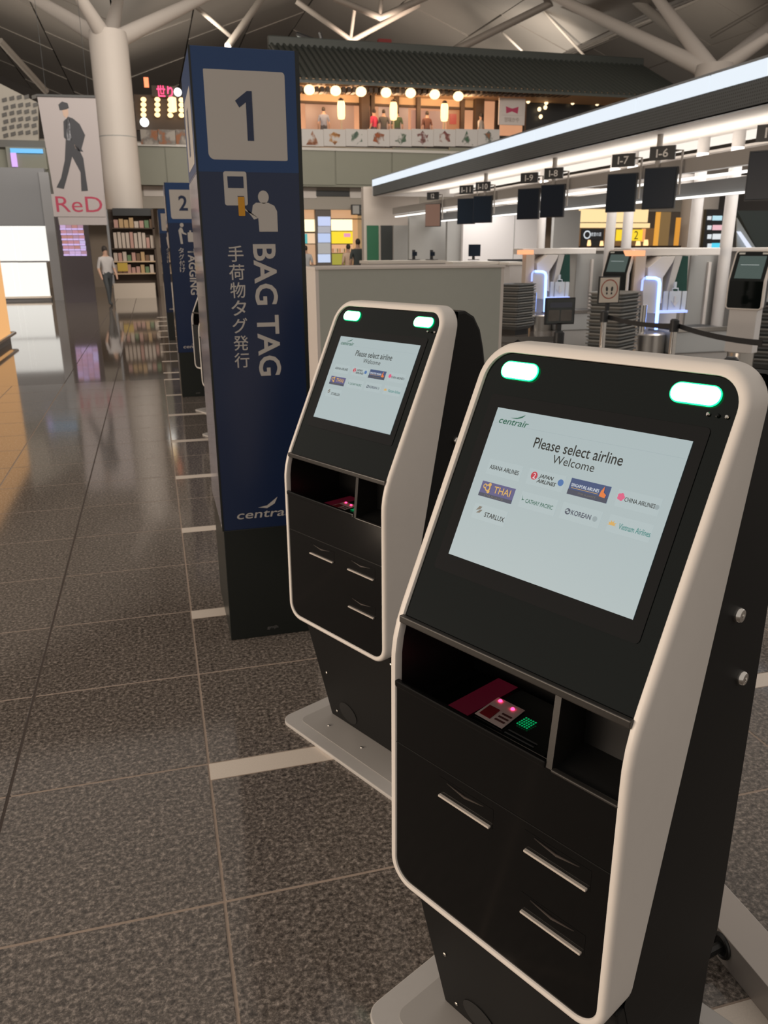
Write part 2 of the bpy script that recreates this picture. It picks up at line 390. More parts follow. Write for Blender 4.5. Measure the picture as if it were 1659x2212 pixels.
    for (x, y) in ((-0.092, 0.133), (-0.060, 0.128)):
        MB().lathe([(0.004, 0), (0.003, 0.002)], 10).build('scanner_led', M_redglow, rd, loc=(x, y, 0.8605))
    gd = MB()
    for i in range(5):
        for j in range(5): gd.box(-0.028 + i * 0.005, -0.0255 + i * 0.005, 0.098 + j * 0.006, 0.101 + j * 0.006, 0.8598, 0.8608)
    gd.build('arrow_light', M_gled, rd)
    for q in range(2):
        MB().box(-0.025, 0.035, 0.062 + q * 0.010, 0.065 + q * 0.010, 0.8602, 0.8608).build('reader_caption', mat('faint_print', (0.10, 0.10, 0.10), 0.5), rd)
    # printer slots: hooded mouth with a bright lower lip
    for (x0, x1, z) in ((-0.113, 0.002, 0.7205), (0.074, 0.190, 0.7215), (0.074, 0.190, 0.600)):
        so = MB().box(x0 - 0.004, x1 + 0.004, 0.0036, 0.006, z - 0.004, z + 0.034).build('printer_slot', M_panel, lp)
        MB().box(x0, x1, -0.0025, 0.004, z - 0.0035, z + 0.0005).build('slot_lip', mat('slot_lip', (0.55, 0.50, 0.45), 0.25), lp, bevel=0.001)
        xm = (x0 + x1) / 2
        MB().prism([(x0 + 0.016, 0.0012, z + 0.030), (xm, 0.0012, z + 0.022), (x1 - 0.016, 0.0012, z + 0.030), (xm, 0.0012, z + 0.026)], (0, 0.002, 0)).build('slot_hood', mat('slot_hood', (0.06, 0.05, 0.045), 0.35), lp)
    MB().box(-0.2265, 0.2265, 0.0032, 0.0045, 0.770, 0.7715).build('panel_seam', M_recess, lp)
    # locks on the side of the rear housing
    for (y, z) in ((0.286, 1.094), (0.333, 0.967)):
        lk = MB().lathe([(0.0125, 0), (0.0125, 0.006), (0.010, 0.010), (0.004, 0.0105), (0.0035, 0.008)], 18).build('lock', M_chrome, K, loc=(xw - 0.0005, y, z), smooth=True)
        lk.rotation_euler = (0, PI / 2, 0)
    # sensor dots and glass latch
    for x in (0.186, 0.200, 0.213):
        p = tilted(x, 1.409, -0.0035)
        d = MB().lathe([(0.003, 0), (0.002, 0.002)], 10).build('camera_sensor', M_chrome if x != 0.2 else M_glass, K, loc=p); d.rotation_euler = (TH, 0, 0)
    # status lights
    for cx in (-0.155, 0.159):
        p = tilted(cx, 1.432, -0.004)
        ld = MB().prism([(x, y, 0) for x, y in rrect(-0.0385, 0.0385, -0.0155, 0.0155, 0.0150, 7)], (0, 0, 0.0018)).build('status_light', M_lgreen, K, loc=p)
        ld.rotation_euler = (TH, 0, 0)
        slab('light_core', [rrect(-0.0365, 0.0365, -0.0135, 0.0135, 0.0130, 7)], M_lwhite, ld, 0.0019, 0.0006)
    # display; its origin is the top left corner, x to the right, y up the tilt
    DW, DH = 0.352, 0.2635
    D = MB().prism([(0, 0, 0), (DW, 0, 0), (DW, -DH, 0), (0, -DH, 0)], (0, 0, 0.0008)).build('display', M_screen if screen_text else M_screen2, K, loc=tilted(-0.1735, 1.3715, -0.0032))
    D.rotation_euler = (TH, 0, 0)
    ox = 0.1735
    def V(dz): return -dz / CT + 0.003
    zt_ = 0.0009
    if True:
        text('welcome_text', 'Please select airline', M_ink, D, 0.0035 + ox, V(0.0445), 0.163, 0.0175, zt_, bold=0.008)
        text('welcome_text', 'Welcome', M_ink, D, 0.0045 + ox, V(0.0625), 0.077, 0.0135, zt_)
        text('airport_logo', 'centrair', M_green, D, -0.131 + ox, V(0.0215), 0.061, 0.0105, zt_, shear=0.25, bold=0.014)
        slab('logo_swoosh', [[(-0.140 + ox, V(0.0155)), (-0.126 + ox, V(0.0135)), (-0.112 + ox, V(0.0075)), (-0.117 + ox, V(0.0125)), (-0.127 + ox, V(0.0155))]], M_green, D, zt_, 0.0003)
        slab('header_rule', [[(0.002, V(0.0262)), (DW - 0.002, V(0.0262)), (DW - 0.002, V(0.0266)), (0.002, V(0.0266))]], glow('screen_rule', S(150, 165, 168), 1.0), D, zt_, 0.0003)
        def cell(cx, cz, m=M_cell, w=0.070, h=0.026):
            return slab('airline_tile', [[(cx - w / 2 + ox, V(cz) - h / 2), (cx + w / 2 + ox, V(cz) - h / 2), (cx + w / 2 + ox, V(cz) + h / 2), (cx - w / 2 + ox, V(cz) + h / 2)]], m, D, zt_, 0.0003)
        R1, R2, R3 = 0.094, 0.129, 0.164
        X1, X2, X3, X4 = -0.118, -0.034, 0.046, 0.129
        zl = zt_ + 0.0006
        cell(X1, R1); text('airline_name', 'ASIANA AIRLINES', M_ink, D, X1 + ox, V(R1), 0.061, 0.0074, zl, bold=0.012)
        cell(X2, R1); text('airline_name', 'JAPAN\nAIRLINES', M_ink, D, X2 + 0.004 + ox, V(R1), 0.036, 0.0145, zl, shear=0.3, bold=0.02)
        slab('airline_emblem', [ellipse(X2 - 0.023 + ox, V(R1 - 0.002), 0.0062, 0.0066)], M_red, D, zl, 0.0003)
        text('airline_emblem', '2', M_pale, D, X2 - 0.0225 + ox, V(R1 - 0.002), 0.005, 0.009, zl + 0.0005)
        slab('alliance_emblem', [ellipse(X2 + 0.0285 + ox, V(R1 - 0.001), 0.0052, 0.0054)], M_sky, D, zl, 0.0003)
        cell(X3, R1, M_navy); slab('airline_tile', [[(X3 - 0.035 + ox, V(R1) - 0.013), (X3 + 0.035 + ox, V(R1) - 0.013), (X3 + 0.035 + ox, V(R1) - 0.005), (X3 - 0.035 + ox, V(R1) - 0.005)]], M_navy2, D, zl, 0.0003)
        text('airline_name', 'SINGAPORE AIRLINES', M_pale, D, X3 - 0.007 + ox, V(R1) + 0.0025, 0.049, 0.0050, zl + 0.0005, bold=0.004)
        slab('name_rule', [[(X3 - 0.030 + ox, V(R1) - 0.0025), (X3 + 0.017 + ox, V(R1) - 0.0025), (X3 + 0.017 + ox, V(R1) - 0.0018), (X3 - 0.030 + ox, V(R1) - 0.0018)]], M_gold, D, zl + 0.0004, 0.0003)
        text('alliance_name', 'STAR ALLIANCE', M_taupe, D, X3 + ox, V(R1) - 0.0085, 0.031, 0.0028, zl + 0.0008)
        slab('airline_emblem', [[(X3 + 0.020 + ox, V(R1) - 0.005), (X3 + 0.030 + ox, V(R1) - 0.006), (X3 + 0.031 + ox, V(R1) - 0.001), (X3 + 0.026 + ox, V(R1) + 0.002), (X3 + 0.025 + ox, V(R1) + 0.011), (X3 + 0.021 + ox, V(R1) + 0.003)]], M_orange, D, zl + 0.0006, 0.0003)
        cell(X4, R1); text('airline_name', 'CHINA AIRLINES', M_ink, D, X4 + 0.003 + ox, V(R1), 0.049, 0.0066, zl, bold=0.012)
        slab('airline_emblem', [ellipse(X4 - 0.028 + ox + 0.0032 * math.cos(a * 1.2566), V(R1) + 0.002 + 0.0032 * math.sin(a * 1.2566), 0.003, 0.003, 10) for a in range(5)], M_pink, D, zl, 0.0003)
        slab('alliance_emblem', [ellipse(X4 + 0.0305 + ox, V(R1) - 0.0005, 0.0035, 0.0037)], glow('screen_grey', S(140, 155, 158), 1.0), D, zl, 0.0003)
        cell(X1, R2, M_purple); slab('airline_tile', [[(X1 - 0.035 + ox, V(R2) - 0.013), (X1 + 0.035 + ox, V(R2) - 0.013), (X1 + 0.035 + ox, V(R2) - 0.007), (X1 - 0.035 + ox, V(R2) - 0.007)]], M_navy2, D, zl, 0.0003)
        text('airline_name', 'THAI', M_gold, D, X1 + 0.011 + ox, V(R2) + 0.003, 0.035, 0.0115, zl + 0.0005, bold=0.01)
        slab('airline_emblem', [ellipse(X1 - 0.020 + ox, V(R2) + 0.003, 0.0055, 0.0060), ellipse(X1 - 0.026 + ox, V(R2) + 0.005, 0.0040, 0.0042), ellipse(X1 - 0.017 + ox, V(R2) + 0.009, 0.0030, 0.0030), ellipse(X1 - 0.017 + ox, V(R2) - 0.003, 0.0030, 0.0030)], M_gold, D, zl + 0.0003, 0.0003)
        slab('airline_emblem', [ellipse(X1 - 0.020 + ox, V(R2) + 0.003, 0.0032, 0.0036), ellipse(X1 - 0.026 + ox, V(R2) + 0.005, 0.0020, 0.0022)], M_purple, D, zl + 0.0008, 0.0003)
        text('alliance_name', 'STAR ALLIANCE', M_taupe, D, X1 - 0.002 + ox, V(R2) - 0.0100, 0.040, 0.0032, zl + 0.0008)
        cell(X2, R2); text('airline_name', 'CATHAY PACIFIC', M_green, D, X2 + 0.003 + ox, V(R2) - 0.001, 0.053, 0.0068, zl, bold=0.012)
        slab('airline_emblem', [[(X2 - 0.032 + ox, V(R2) + 0.006), (X2 - 0.030 + ox, V(R2) + 0.001), (X2 - 0.026 + ox, V(R2) - 0.0005), (X2 - 0.0315 + ox, V(R2) - 0.002), (X2 - 0.0305 + ox, V(R2) + 0.0005)]], M_green, D, zl, 0.0003)
        cell(X3, R2); text('airline_name', 'KOREAN', M_navy2, D, X3 + 0.001 + ox, V(R2), 0.035, 0.0078, zl, bold=0.016)
        slab('airline_emblem', [ellipse(X3 - 0.023 + ox, V(R2), 0.0047, 0.0049)], M_navy2, D, zl, 0.0003)
        slab('airline_emblem', [ellipse(X3 - 0.0245 + ox, V(R2) + 0.0012, 0.0026, 0.0014, 12, 0.5), ellipse(X3 - 0.0215 + ox, V(R2) - 0.0012, 0.0026, 0.0014, 12, 0.5)], M_cell, D, zl + 0.0004, 0.0003)
        slab('alliance_emblem', [ellipse(X3 + 0.0255 + ox, V(R2) - 0.0005, 0.0040, 0.0042)], glow('screen_grey', S(140, 155, 158), 1.0), D, zl, 0.0003)
        cell(X4, R2); text('airline_name', 'Vietnam Airlines', M_teal, D, X4 + 0.009 + ox, V(R2) - 0.001, 0.051, 0.0088, zl, bold=0.010)
        slab('airline_emblem', [[(X4 - 0.028 + ox, V(R2) - 0.003)] + [(X4 - 0.028 + ox + rr_ * math.cos(a), V(R2) - 0.003 + rr_ * math.sin(a)) for a, rr_ in [(k * PI / 10, 0.0078 if k % 2 == 0 else 0.0045) for k in range(11)]]], M_gold, D, zl, 0.0003)
        cell(X1, R3); text('airline_name', 'STARLUX', M_ink, D, X1 + 0.012 + ox, V(R3) - 0.002, 0.042, 0.0082, zl, bold=0.014)
        slab('airline_emblem', [[(X1 - 0.029 + ox, V(R3) + 0.001), (X1 - 0.024 + ox, V(R3) + 0.009), (X1 - 0.018 + ox, V(R3) + 0.009), (X1 - 0.021 + ox, V(R3) + 0.004)], [(X1 - 0.027 + ox, V(R3) - 0.003), (X1 - 0.021 + ox, V(R3) + 0.003), (X1 - 0.016 + ox, V(R3) + 0.004), (X1 - 0.020 + ox, V(R3) - 0.002)]], M_taupe, D, zl, 0.0003)
    return K
K1 = make_kiosk('near black and white check-in kiosk with bright screen, largest in view', 'self-service check-in kiosks in a row')
K1.location = (0.4561, 1.0171, 0); K1.rotation_euler = (0, 0, -1.1003)
K2 = copy_tree(K1); K2.location = (0.4534, 2.2438, 0); K2.rotation_euler = (0, 0, -1.1100)
K2['label'] = 'second check-in kiosk, standing right beside the number 1 blue sign pillar'
for k, (y, lb) in enumerate(((7.15, 'check-in kiosk whose white rim shows between the sign pillars, the nearer one'), (8.38, 'check-in kiosk whose white rim shows between the sign pillars, the farther one'))):
    o = copy_tree(K1); o.location = (0.455, y, 0); o.rotation_euler = (0, 0, -1.106); o['label'] = lb

# ------------------------------------------------------------------ cable duct behind the kiosks
dk = empty('cable_duct', (1.1695, 0, 0), label='long low metal cable duct on the floor behind the near kiosk', cat='duct')
M_duct = mat('duct_metal', (0.42, 0.38, 0.35), 0.35, metal=0.3)
MB().box(0, 0.106, -0.6, 1.5, 0.0, 0.080).build('duct_cover', M_duct, dk, bevel=0.002)
go = MB().tube([(-0.002, 1.233 + 0.026 * math.cos(a * PI / 9), 0.046 + 0.026 * math.sin(a * PI / 9)) for a in range(18)], 0.006, 8, close=True).build('cable_grommet', M_recess, dk, smooth=True)
MB().lathe([(0.026, 0), (0.024, 0.003)], 16).build('cable_hole', M_black, dk, loc=(-0.001, 1.233, 0.046)).rotation_euler = (0, -PI / 2, 0)
cb = MB().tube([(1.17, 1.233, 0.046), (1.10, 1.225, 0.035), (1.02, 1.20, 0.015), (0.99, 1.18, 0.012), (0.975, 1.165, 0.012)], 0.012, 8).build('power_cable', M_recess, smooth=True)
tag(cb, 'black power cable running from the near kiosk into the floor duct', 'cable')

# ------------------------------------------------------------------ blue sign pillars
M_blue = mat('sign_blue', S(20, 57, 106), 0.3, noise=0.03, nscale=3)
M_navyp = mat('sign_navy', S(25, 40, 72), 0.25, noise=0.03, nscale=3)
M_plinth = mat('sign_black', (0.010, 0.013, 0.012), 0.35)
M_signw = mat('sign_white', (0.44, 0.42, 0.40), 0.5)
M_yel = mat('sign_yellow', S(190, 135, 25), 0.5)
M_sideg = mat('sign_side_gloss', S(120, 120, 140), 0.07, metal=0.35, spec=0.8)
def pillar(x0, y0, digit, label):
    P = empty('sign_pillar', (x0, y0, 0), label=label, cat='sign', group='blue numbered sign pillars along the kiosk row')
    w, dp, h = 0.388, 0.60, 2.304
    MB().box(0.004, w - 0.004, 0.004, dp - 0.004, 0.0, 0.508).build('plinth', M_plinth, P, bevel=0.003)
    body = MB().box(0, w, 0, dp, 0.508, 1.895).build('body', M_navyp, P, bevel=0.004)
    hd = MB().box(0, w, 0, dp, 1.895, h).build('head', M_blue, P, bevel=0.004)
    MB().box(-0.0015, 0.0, 0.012, dp - 0.012, 0.52, 1.89).build('side_panel', M_sideg, P)
    MB().box(w, w + 0.0015, 0.012, dp - 0.012, 0.52, 1.89).build('side_panel', M_sideg, P)
    for (a_, b_) in ((-0.001, 0.006), (w - 0.014, w + 0.001)): MB().box(a_, b_, -0.002, 0.012, 0.508, h).build('edge_trim', M_plinth, P)
    # front sheet that carries the print: local x right, y up, z towards the viewer
    fr = MB().box(0.006, w - 0.006, 0.512, h - 0.006, 0, 0.001).build('front_sheet', M_navyp, P); fr.rotation_euler = (PI / 2, 0, 0)
    fr.location = (0, 0.0, 0)
    slab('upper_sheet', [[(0.006, 1.897), (w - 0.006, 1.897), (w - 0.006, h - 0.006), (0.006, h - 0.006)]], M_blue, fr, 0.001, 0.0004)
    slab('number_plate', [rrect(0.046, 0.334, 1.938, 2.232, (0.022, 0.006, 0.012, 0.003))], M_signw, fr, 0.0014, 0.0004)
    if digit == '1':
        slab('numeral', [[(0.190, 2.003), (0.213, 2.003), (0.213, 2.167), (0.196, 2.167), (0.152, 2.134), (0.166, 2.112), (0.190, 2.130)]], M_navyp, fr, 0.002, 0.0004)
        slab('pictogram_machine', [rrect(0.094, 0.178, 1.782, 1.899, 0.008)], M_signw, fr, 0.0012, 0.0004)
        slab('pictogram_screen', [[(0.108, 1.842), (0.166, 1.842), (0.166, 1.882), (0.108, 1.882)]], M_navyp, fr, 0.0017, 0.0004)
        slab('pictogram_slot', [[(0.140, 1.815), (0.166, 1.815), (0.162, 1.809), (0.145, 1.809)]], M_navyp, fr, 0.0017, 0.0004)
        slab('pictogram_tag', [rrect(0.142, 0.166, 1.745, 1.812, 0.003)], M_yel, fr, 0.0021, 0.0004)
        slab('pictogram_person', [ellipse(0.237, 1.812, 0.020, 0.023),
                                  [(0.196, 1.783), (0.208, 1.792), (0.254, 1.792), (0.276, 1.782), (0.286, 1.762), (0.286, 1.690), (0.216, 1.690), (0.214, 1.738), (0.198, 1.733), (0.168, 1.772), (0.164, 1.766), (0.190, 1.752)]], M_signw, fr, 0.0012, 0.0004)
        text('sign_text', 'BAG TAG', M_signw, fr, 0.231, 1.396, 0.498, 0.088, 0.0016, rot=-PI / 2, bold=0.018)
        for k, ch in enumerate('手荷物タグ発行'):
            text('sign_text', ch, M_signw, fr, 0.122, 1.611 - k * 0.0665, 0.058, 0.058, 0.0016, bold=0.006)
    else:
        text('numeral', digit, M_navyp, fr, 0.182, 2.098, 0.095, 0.155, 0.002, bold=0.02)
        slab('pictogram_person', [ellipse(0.150, 1.875, 0.020, 0.022), [(0.110, 1.82), (0.130, 1.85), (0.150, 1.845), (0.165, 1.80), (0.195, 1.785), (0.192, 1.772), (0.152, 1.785), (0.140, 1.80), (0.148, 1.68), (0.125, 1.68)]], M_signw, fr, 0.0012, 0.0004)
        slab('pictogram_luggage', [rrect(0.205, 0.265, 1.70, 1.80, 0.008), [(0.225, 1.80), (0.245, 1.80), (0.245, 1.82), (0.225, 1.82)]], M_signw, fr, 0.0012, 0.0004)
        text('sign_text', 'TAGGING', M_signw, fr, 0.231, 1.385, 0.490, 0.080, 0.0016, rot=-PI / 2, bold=0.018)
        for k, ch in enumerate('タグ付け'):
            text('sign_text', ch, M_signw, fr, 0.122, 1.611 - k * 0.0665, 0.058, 0.058, 0.0016, bold=0.006)
    text('airport_logo', 'centrair', M_signw, fr, 0.189, 0.572, 0.250, 0.034, 0.0016, shear=0.25, bold=0.006)
    slab('logo_swoosh', [[(0.152, 0.600), (0.190, 0.606), (0.235, 0.640), (0.222, 0.612), (0.190, 0.594)]], M_signw, fr, 0.0012, 0.0004)
    # the narrow side repeats the number plate
    sd = MB().box(-dp + 0.006, -0.006, 1.90, h - 0.006, 0, 0.001).build('side_sheet', M_blue, P); sd.rotation_euler = (PI / 2, 0, -PI / 2)
    slab('number_plate', [rrect(-dp + 0.10, -0.07, 1.930, 2.190, 0.02)], M_signw, sd, 0.0014, 0.0004)
    text('numeral', digit, M_navyp, sd, -0.31, 2.06, 0.10, 0.17, 0.002, bold=0.02)
    # maker's print on the plinth
    mk = MB().box(0.15, 0.29, 0.028, 0.050, 0, 0.0004).build('maker_sheet', M_plinth, P); mk.rotation_euler = (PI / 2, 0, 0); mk.location = (0, 0.0038, 0)
    text('small_print', 'gmjh', mat('faint_print', (0.10, 0.10, 0.10), 0.5), mk, 0.187, 0.040, 0.048, 0.018, 0.0007, bold=0.01)
    return P
pillar(0.192, 3.2325, '1', 'tall blue pillar sign reading 1 and BAG TAG beside the kiosks')
pillar(0.215, 9.54, '2', 'blue pillar sign reading 2 and TAGGING, half hidden by the bag tag pillar')
pillar(0.205, 15.85, '3', 'smallest blue sign pillar, farthest along the kiosk row')

# ------------------------------------------------------------------ grey divider counter
gc = empty('divider_counter', (0, 0, 0), label='plain grey box counter standing behind the second kiosk', cat='counter')
MB().box(0.975, 2.168, 5.0, 5.02, 0.06, 1.505).build('front_panel', M_grey, gc)
MB().box(0.955, 0.975, 5.0, 5.42, 0.06, 1.505).build('end_panel', M_offw, gc)
MB().box(2.168, 2.188, 5.0, 5.42, 0.06, 1.505).build('end_panel', M_offw, gc)
MB().box(0.985, 2.158, 5.03, 5.40, 0.0, 0.06).build('plinth', M_plinth, gc)
MB().box(0.950, 2.193, 4.99, 5.43, 1.505, 1.520).build('counter_top', M_offw, gc, bevel=0.002)
# ------------------------------------------------------------------ right-hand check-in island: canopy
M_lite = glow('fascia_light', (0.80, 0.88, 0.96), 1.0)
M_mull = mat('fascia_joint', (0.25, 0.27, 0.29), 0.4)
M_band = None
def perforated():
    m = bpy.data.materials.new('perforated_band'); m.use_nodes = True; nt = m.node_tree; b = nt.nodes['Principled BSDF']
    geo = nt.nodes.new('ShaderNodeNewGeometry'); v = nt.nodes.new('ShaderNodeTexVoronoi'); v.inputs['Scale'].default_value = 26; v.inputs['Randomness'].default_value = 0
    r = nt.nodes.new('ShaderNodeValToRGB'); r.color_ramp.elements[0].position = 0.25; r.color_ramp.elements[0].color = (0.012, 0.014, 0.015, 1); r.color_ramp.elements[1].position = 0.4; r.color_ramp.elements[1].color = (0.10, 0.11, 0.115, 1)
    nt.links.new(geo.outputs['Position'], v.inputs['Vector']); nt.links.new(v.outputs['Distance'], r.inputs[0]); nt.links.new(r.outputs[0], b.inputs['Base Color']); b.inputs['Roughness'].default_value = 0.5
    return m
M_band = perforated()
M_wallw = mat('counter_white', (0.60, 0.58, 0.57), 0.5, noise=0.02, nscale=4)
M_wallg = mat('partition_grey', (0.33, 0.33, 0.32), 0.5, noise=0.03, nscale=4)
M_soff = mat('soffit_white', (0.70, 0.66, 0.62), 0.6)
M_beam = mat('beam_grey', (0.40, 0.38, 0.36), 0.45)
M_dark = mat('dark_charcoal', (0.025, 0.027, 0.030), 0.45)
M_mon = mat('switched_off_screen', (0.010, 0.018, 0.032), 0.3, spec=0.15)
CXF = 7.0
cn = empty('check_in_canopy', (CXF, 0, 0), label='long white canopy with glowing light fascia over the check-in island', cat='canopy')
YN, YF = 4.4, 26.63
pitch = 1.68
k = 0; y = YF
while y - pitch > YN - 0.1:
    y0, y1 = y - pitch, y
    MB().box(0.0, 0.05, y0 + 0.022, y1 - 0.022, 3.48, 3.67).build('light_panel', M_lite, cn)
    y -= pitch
MB().box(0.05, 0.12, YN, YF, 3.19, 3.70).build('fascia_frame', M_mull, cn)
MB().box(0.0, 0.12, YN, YF, 3.67, 3.70).build('fascia_cap', M_mull, cn)
MB().box(0.01, 0.05, YN, YF, 3.205, 3.48).build('perforated_band', M_band, cn)
MB().box(0.12, 6.2, YN, YF, 3.58, 3.69).build('canopy_roof', M_soff, cn)
# soffit rising inwards to a lit cove
sf = MB(); sf.prism([(0.05, YN, 3.19), (2.6, YN, 3.42), (2.6, YN, 3.45), (0.05, YN, 3.22)], (0, YF - YN, 0)); sf.build('soffit', M_soff, cn)
MB().box(2.6, 2.75, YN, YF, 3.30, 3.46).build('cove_light', glow('cove_glow', (1.0, 0.92, 0.82), 1.0), cn)
MB().box(2.75, 6.2, YN, YF, 3.20, 3.24).build('inner_soffit', M_soff, cn)
MB().box(-0.0, 6.2, YF - 0.05, YF, 3.19, 3.69).build('end_panel', M_wallw, cn)
for (px, py) in ((1424, 325), (1197, 385), (1049, 410)):
    q = onX(px, py, 7.62)
    MB().tube([(7.62 - CXF, q.y, 2.75), (7.62 - CXF, q.y, 3.30)], 0.045, 10).build('hanger', M_beam, cn, smooth=True)
for yy in (12.2, 13.1, 15.3, 15.95, 19.2):
    MB().lathe([(0.10, 0.0), (0.10, 3.40)], 16, (2.35, yy, 0)).build('post', M_wallw, cn, smooth=True)
# monitor beam and its slim light line
bm_ = empty('monitor_beam', (7.62, 0, 0), label='long grey beam under the canopy carrying the counter monitors', cat='beam')
MB().box(0.02, 0.14, 4.6, 26.5, 2.64, 2.84).build('beam', M_beam, bm_, bevel=0.01)
MB().box(0.10, 0.16, 4.6, 26.5, 2.555, 2.585).build('line_light', glow('line_light', (1.0, 0.97, 0.92), 2.0), bm_)
MB().box(0.9, 1.0, 4.6, 26.5, 2.36, 2.60).build('rear_beam', mat('rear_beam', (0.16, 0.17, 0.18), 0.3), bm_)
MB().box(0.86, 0.90, 4.6, 26.5, 2.36, 2.39).build('line_light', glow('line_light', (1.0, 0.97, 0.92), 2.0), bm_)
for yy in (9.6, 13.2, 16.8, 20.4, 24.0):
    MB().box(0.14, 3.0, yy, yy + 0.10, 2.66, 2.82).build('cross_beam', M_beam, bm_)
# monitors: each hangs from the beam with its counter number above
def monitor(px, digits, label, scr=None):
    r0 = onX(px, 400, 7.36); yc = r0.y
    t = empty('counter_monitor', (7.36, yc, 0), label=label, cat='monitor', group='counter monitors under the canopy')
    t.rotation_euler = (0, 0, -PI / 2 + 0.62)     # the screens turn towards the approaching queue
    sc = MB().box(-0.235, 0.235, 0.0, 0.05, 2.17, 2.72).build('screen', M_mon if scr is None else scr, t, bevel=0.006); sc.rotation_euler = (0.0, 0.0, 0)
    MB().box(-0.248, 0.248, 0.012, 0.055, 2.155, 2.735).build('bezel', M_dark, t, bevel=0.006)
    MB().tube([(0.16, 0.06, 2.35), (0.28, 0.06, 2.35), (0.28, 0.06, 2.95), (0.18, 0.06, 2.95)], 0.018, 8).build('bracket', M_beam, t, smooth=False)
    if digits:
        np_ = MB().box(-0.19, 0.19, 2.83, 3.02, 0, 0.03).build('number_plate', M_dark, t); np_.rotation_euler = (PI / 2, 0, 0); np_.location = (0, 0.03, 0)
        text('counter_number', digits, mat('counter_number_white', (0.75, 0.74, 0.72), 0.5), np_, 0.0, 2.925, 0.030 + 0.075 * (len(digits) - 1), 0.115, 0.031, bold=0.015)
    return t
for px, dg in ((1655, 'I-5'), (1424, 'I-6'), (1342, 'I-7'), (1194, 'I-8'), (1142, 'I-9'), (1043, 'I-10'), (1007, 'I-11')):
    monitor(px, dg, 'dark hanging counter monitor under the number plate ' + dg)
monitor(935, '12', 'farthest hanging counter monitor, showing a brown picture', glow('brown_picture', S(110, 80, 66), 1.0))

# ------------------------------------------------------------------ island walls and counters seen under the canopy
def boxY(name, x0, y0, x1, y1, Y, th, m, parent=None, zmin=None, **k):
    xm, ym = (x0 + x1) / 2, (y0 + y1) / 2
    a, b = onY(x0, ym, Y).x, onY(x1, ym, Y).x; t, u = onY(xm, y0, Y).z, onY(xm, y1, Y).z
    if zmin is not None: u = zmin
    return MB().box(a, b, Y, Y + th, u, t).build(name, m, parent, **k)
def polyY(name, pts, Y, th, m, parent=None, **k):
    return MB().prism([onY(x, y, Y) for x, y in pts], (0, th, 0)).build(name, m, parent, **k)
wl = tag(boxY('wall_island_end', 786, 404, 905, 575, 27.0, 0.3, mat('island_end_beige', (0.50, 0.45, 0.41), 0.6), zmin=0), kind='structure', label='beige end wall of the check-in island below the canopy tip')
boxY('door_leaf', 793, 487, 818, 570, 26.96, 0.04, mat('green_door', (0.02, 0.12, 0.06), 0.5), wl, zmin=0)
boxY('door_leaf', 823, 487, 848, 570, 26.96, 0.04, mat('dark_door', (0.03, 0.035, 0.035), 0.5), wl, zmin=0)
boxY('wall_panel', 850, 487, 882, 570, 26.97, 0.03, M_wallg, wl, zmin=0)
w2 = tag(boxY('wall_island_grey', 884, 452, 966, 575, 25.2, 0.15, M_wallg, zmin=0), kind='structure', label='grey partition beside the beige end wall of the island')
w3 = tag(boxY('wall_island_white', 1000, 462, 1172, 578, 24.0, 0.15, mat('bright_white_wall', (0.72, 0.70, 0.70), 0.5), zmin=0), kind='structure', label='white panelled wall behind the far check-in counters')
for px in (1110,):
    boxY('wall_joint', px - 0.6, 462, px + 0.6, 578, 23.99, 0.01, M_wallg, w3)
w4 = tag(boxY('wall_island_return', 966, 455, 1000, 578, 24.3, 0.15, M_wallg, zmin=0), kind='structure', label='grey return wall between the two island partitions')
w5 = tag(boxY('wall_island_door', 1196, 455, 1252, 545, 22.0, 0.15, M_wallg, zmin=0), kind='structure', label='grey door leaf wall behind the white post')
# low counters of the far check-in desks
def desk(x0, y0, x1, Y, label):
    d = empty('check_in_desk', (0, 0, 0), label=label, cat='desk', group='low white check-in desks')
    boxY('desk_body', x0, y0 + 6, x1, 640, Y, 0.7, M_wallw, d, zmin=0)
    boxY('desk_top', x0 - 2, y0, x1 + 2, y0 + 6, Y - 0.03, 0.76, mat('desk_top', (0.72, 0.68, 0.62), 0.4), d)
    return d
desk(798, 563, 962, 16.5, 'low white check-in desk right behind the grey counter')
desk(980, 565, 1076, 17.5, 'low white check-in desk with a black computer monitor on it')
desk(1100, 566, 1134, 17.0, 'small white check-in desk beside the orange lamp post')
def pc(px, py, w, Y, label):
    q = onY(px, 568, Y); t = empty('desk_computer', (q.x, Y + 0.3, onY(px, 562, Y).z), 0.35, label, 'computer', 'computers on the check-in desks')
    s = w * 0.5
    MB().box(-s, s, 0, 0.03, 0.08, 0.08 + w * 0.75).build('screen', M_mon, t, bevel=0.004)
    MB().box(-0.03, 0.03, 0.03, 0.06, 0.0, 0.2).build('neck', M_dark, t); MB().box(-0.1, 0.1, -0.05, 0.12, 0.0, 0.015).build('foot', M_dark, t)
pc(906, 555, 0.11, 16.5, 'small black desk computer on the white desk, left one')
pc(945, 555, 0.11, 16.5, 'small black desk computer on the white desk, right one')
pc(1036, 555, 0.34, 17.5, 'wide black computer monitor on the white desk before the white wall')
boxY('desk_shade', 1060, 560, 1134, 580, 18.6, 0.2, M_dark).name = 'desk_shade_block'  # dark block put in for the shade behind the desk
tag(bpy.data.objects['desk_shade_block'], 'dark block standing in for the shade behind the small white desk', 'shelf')

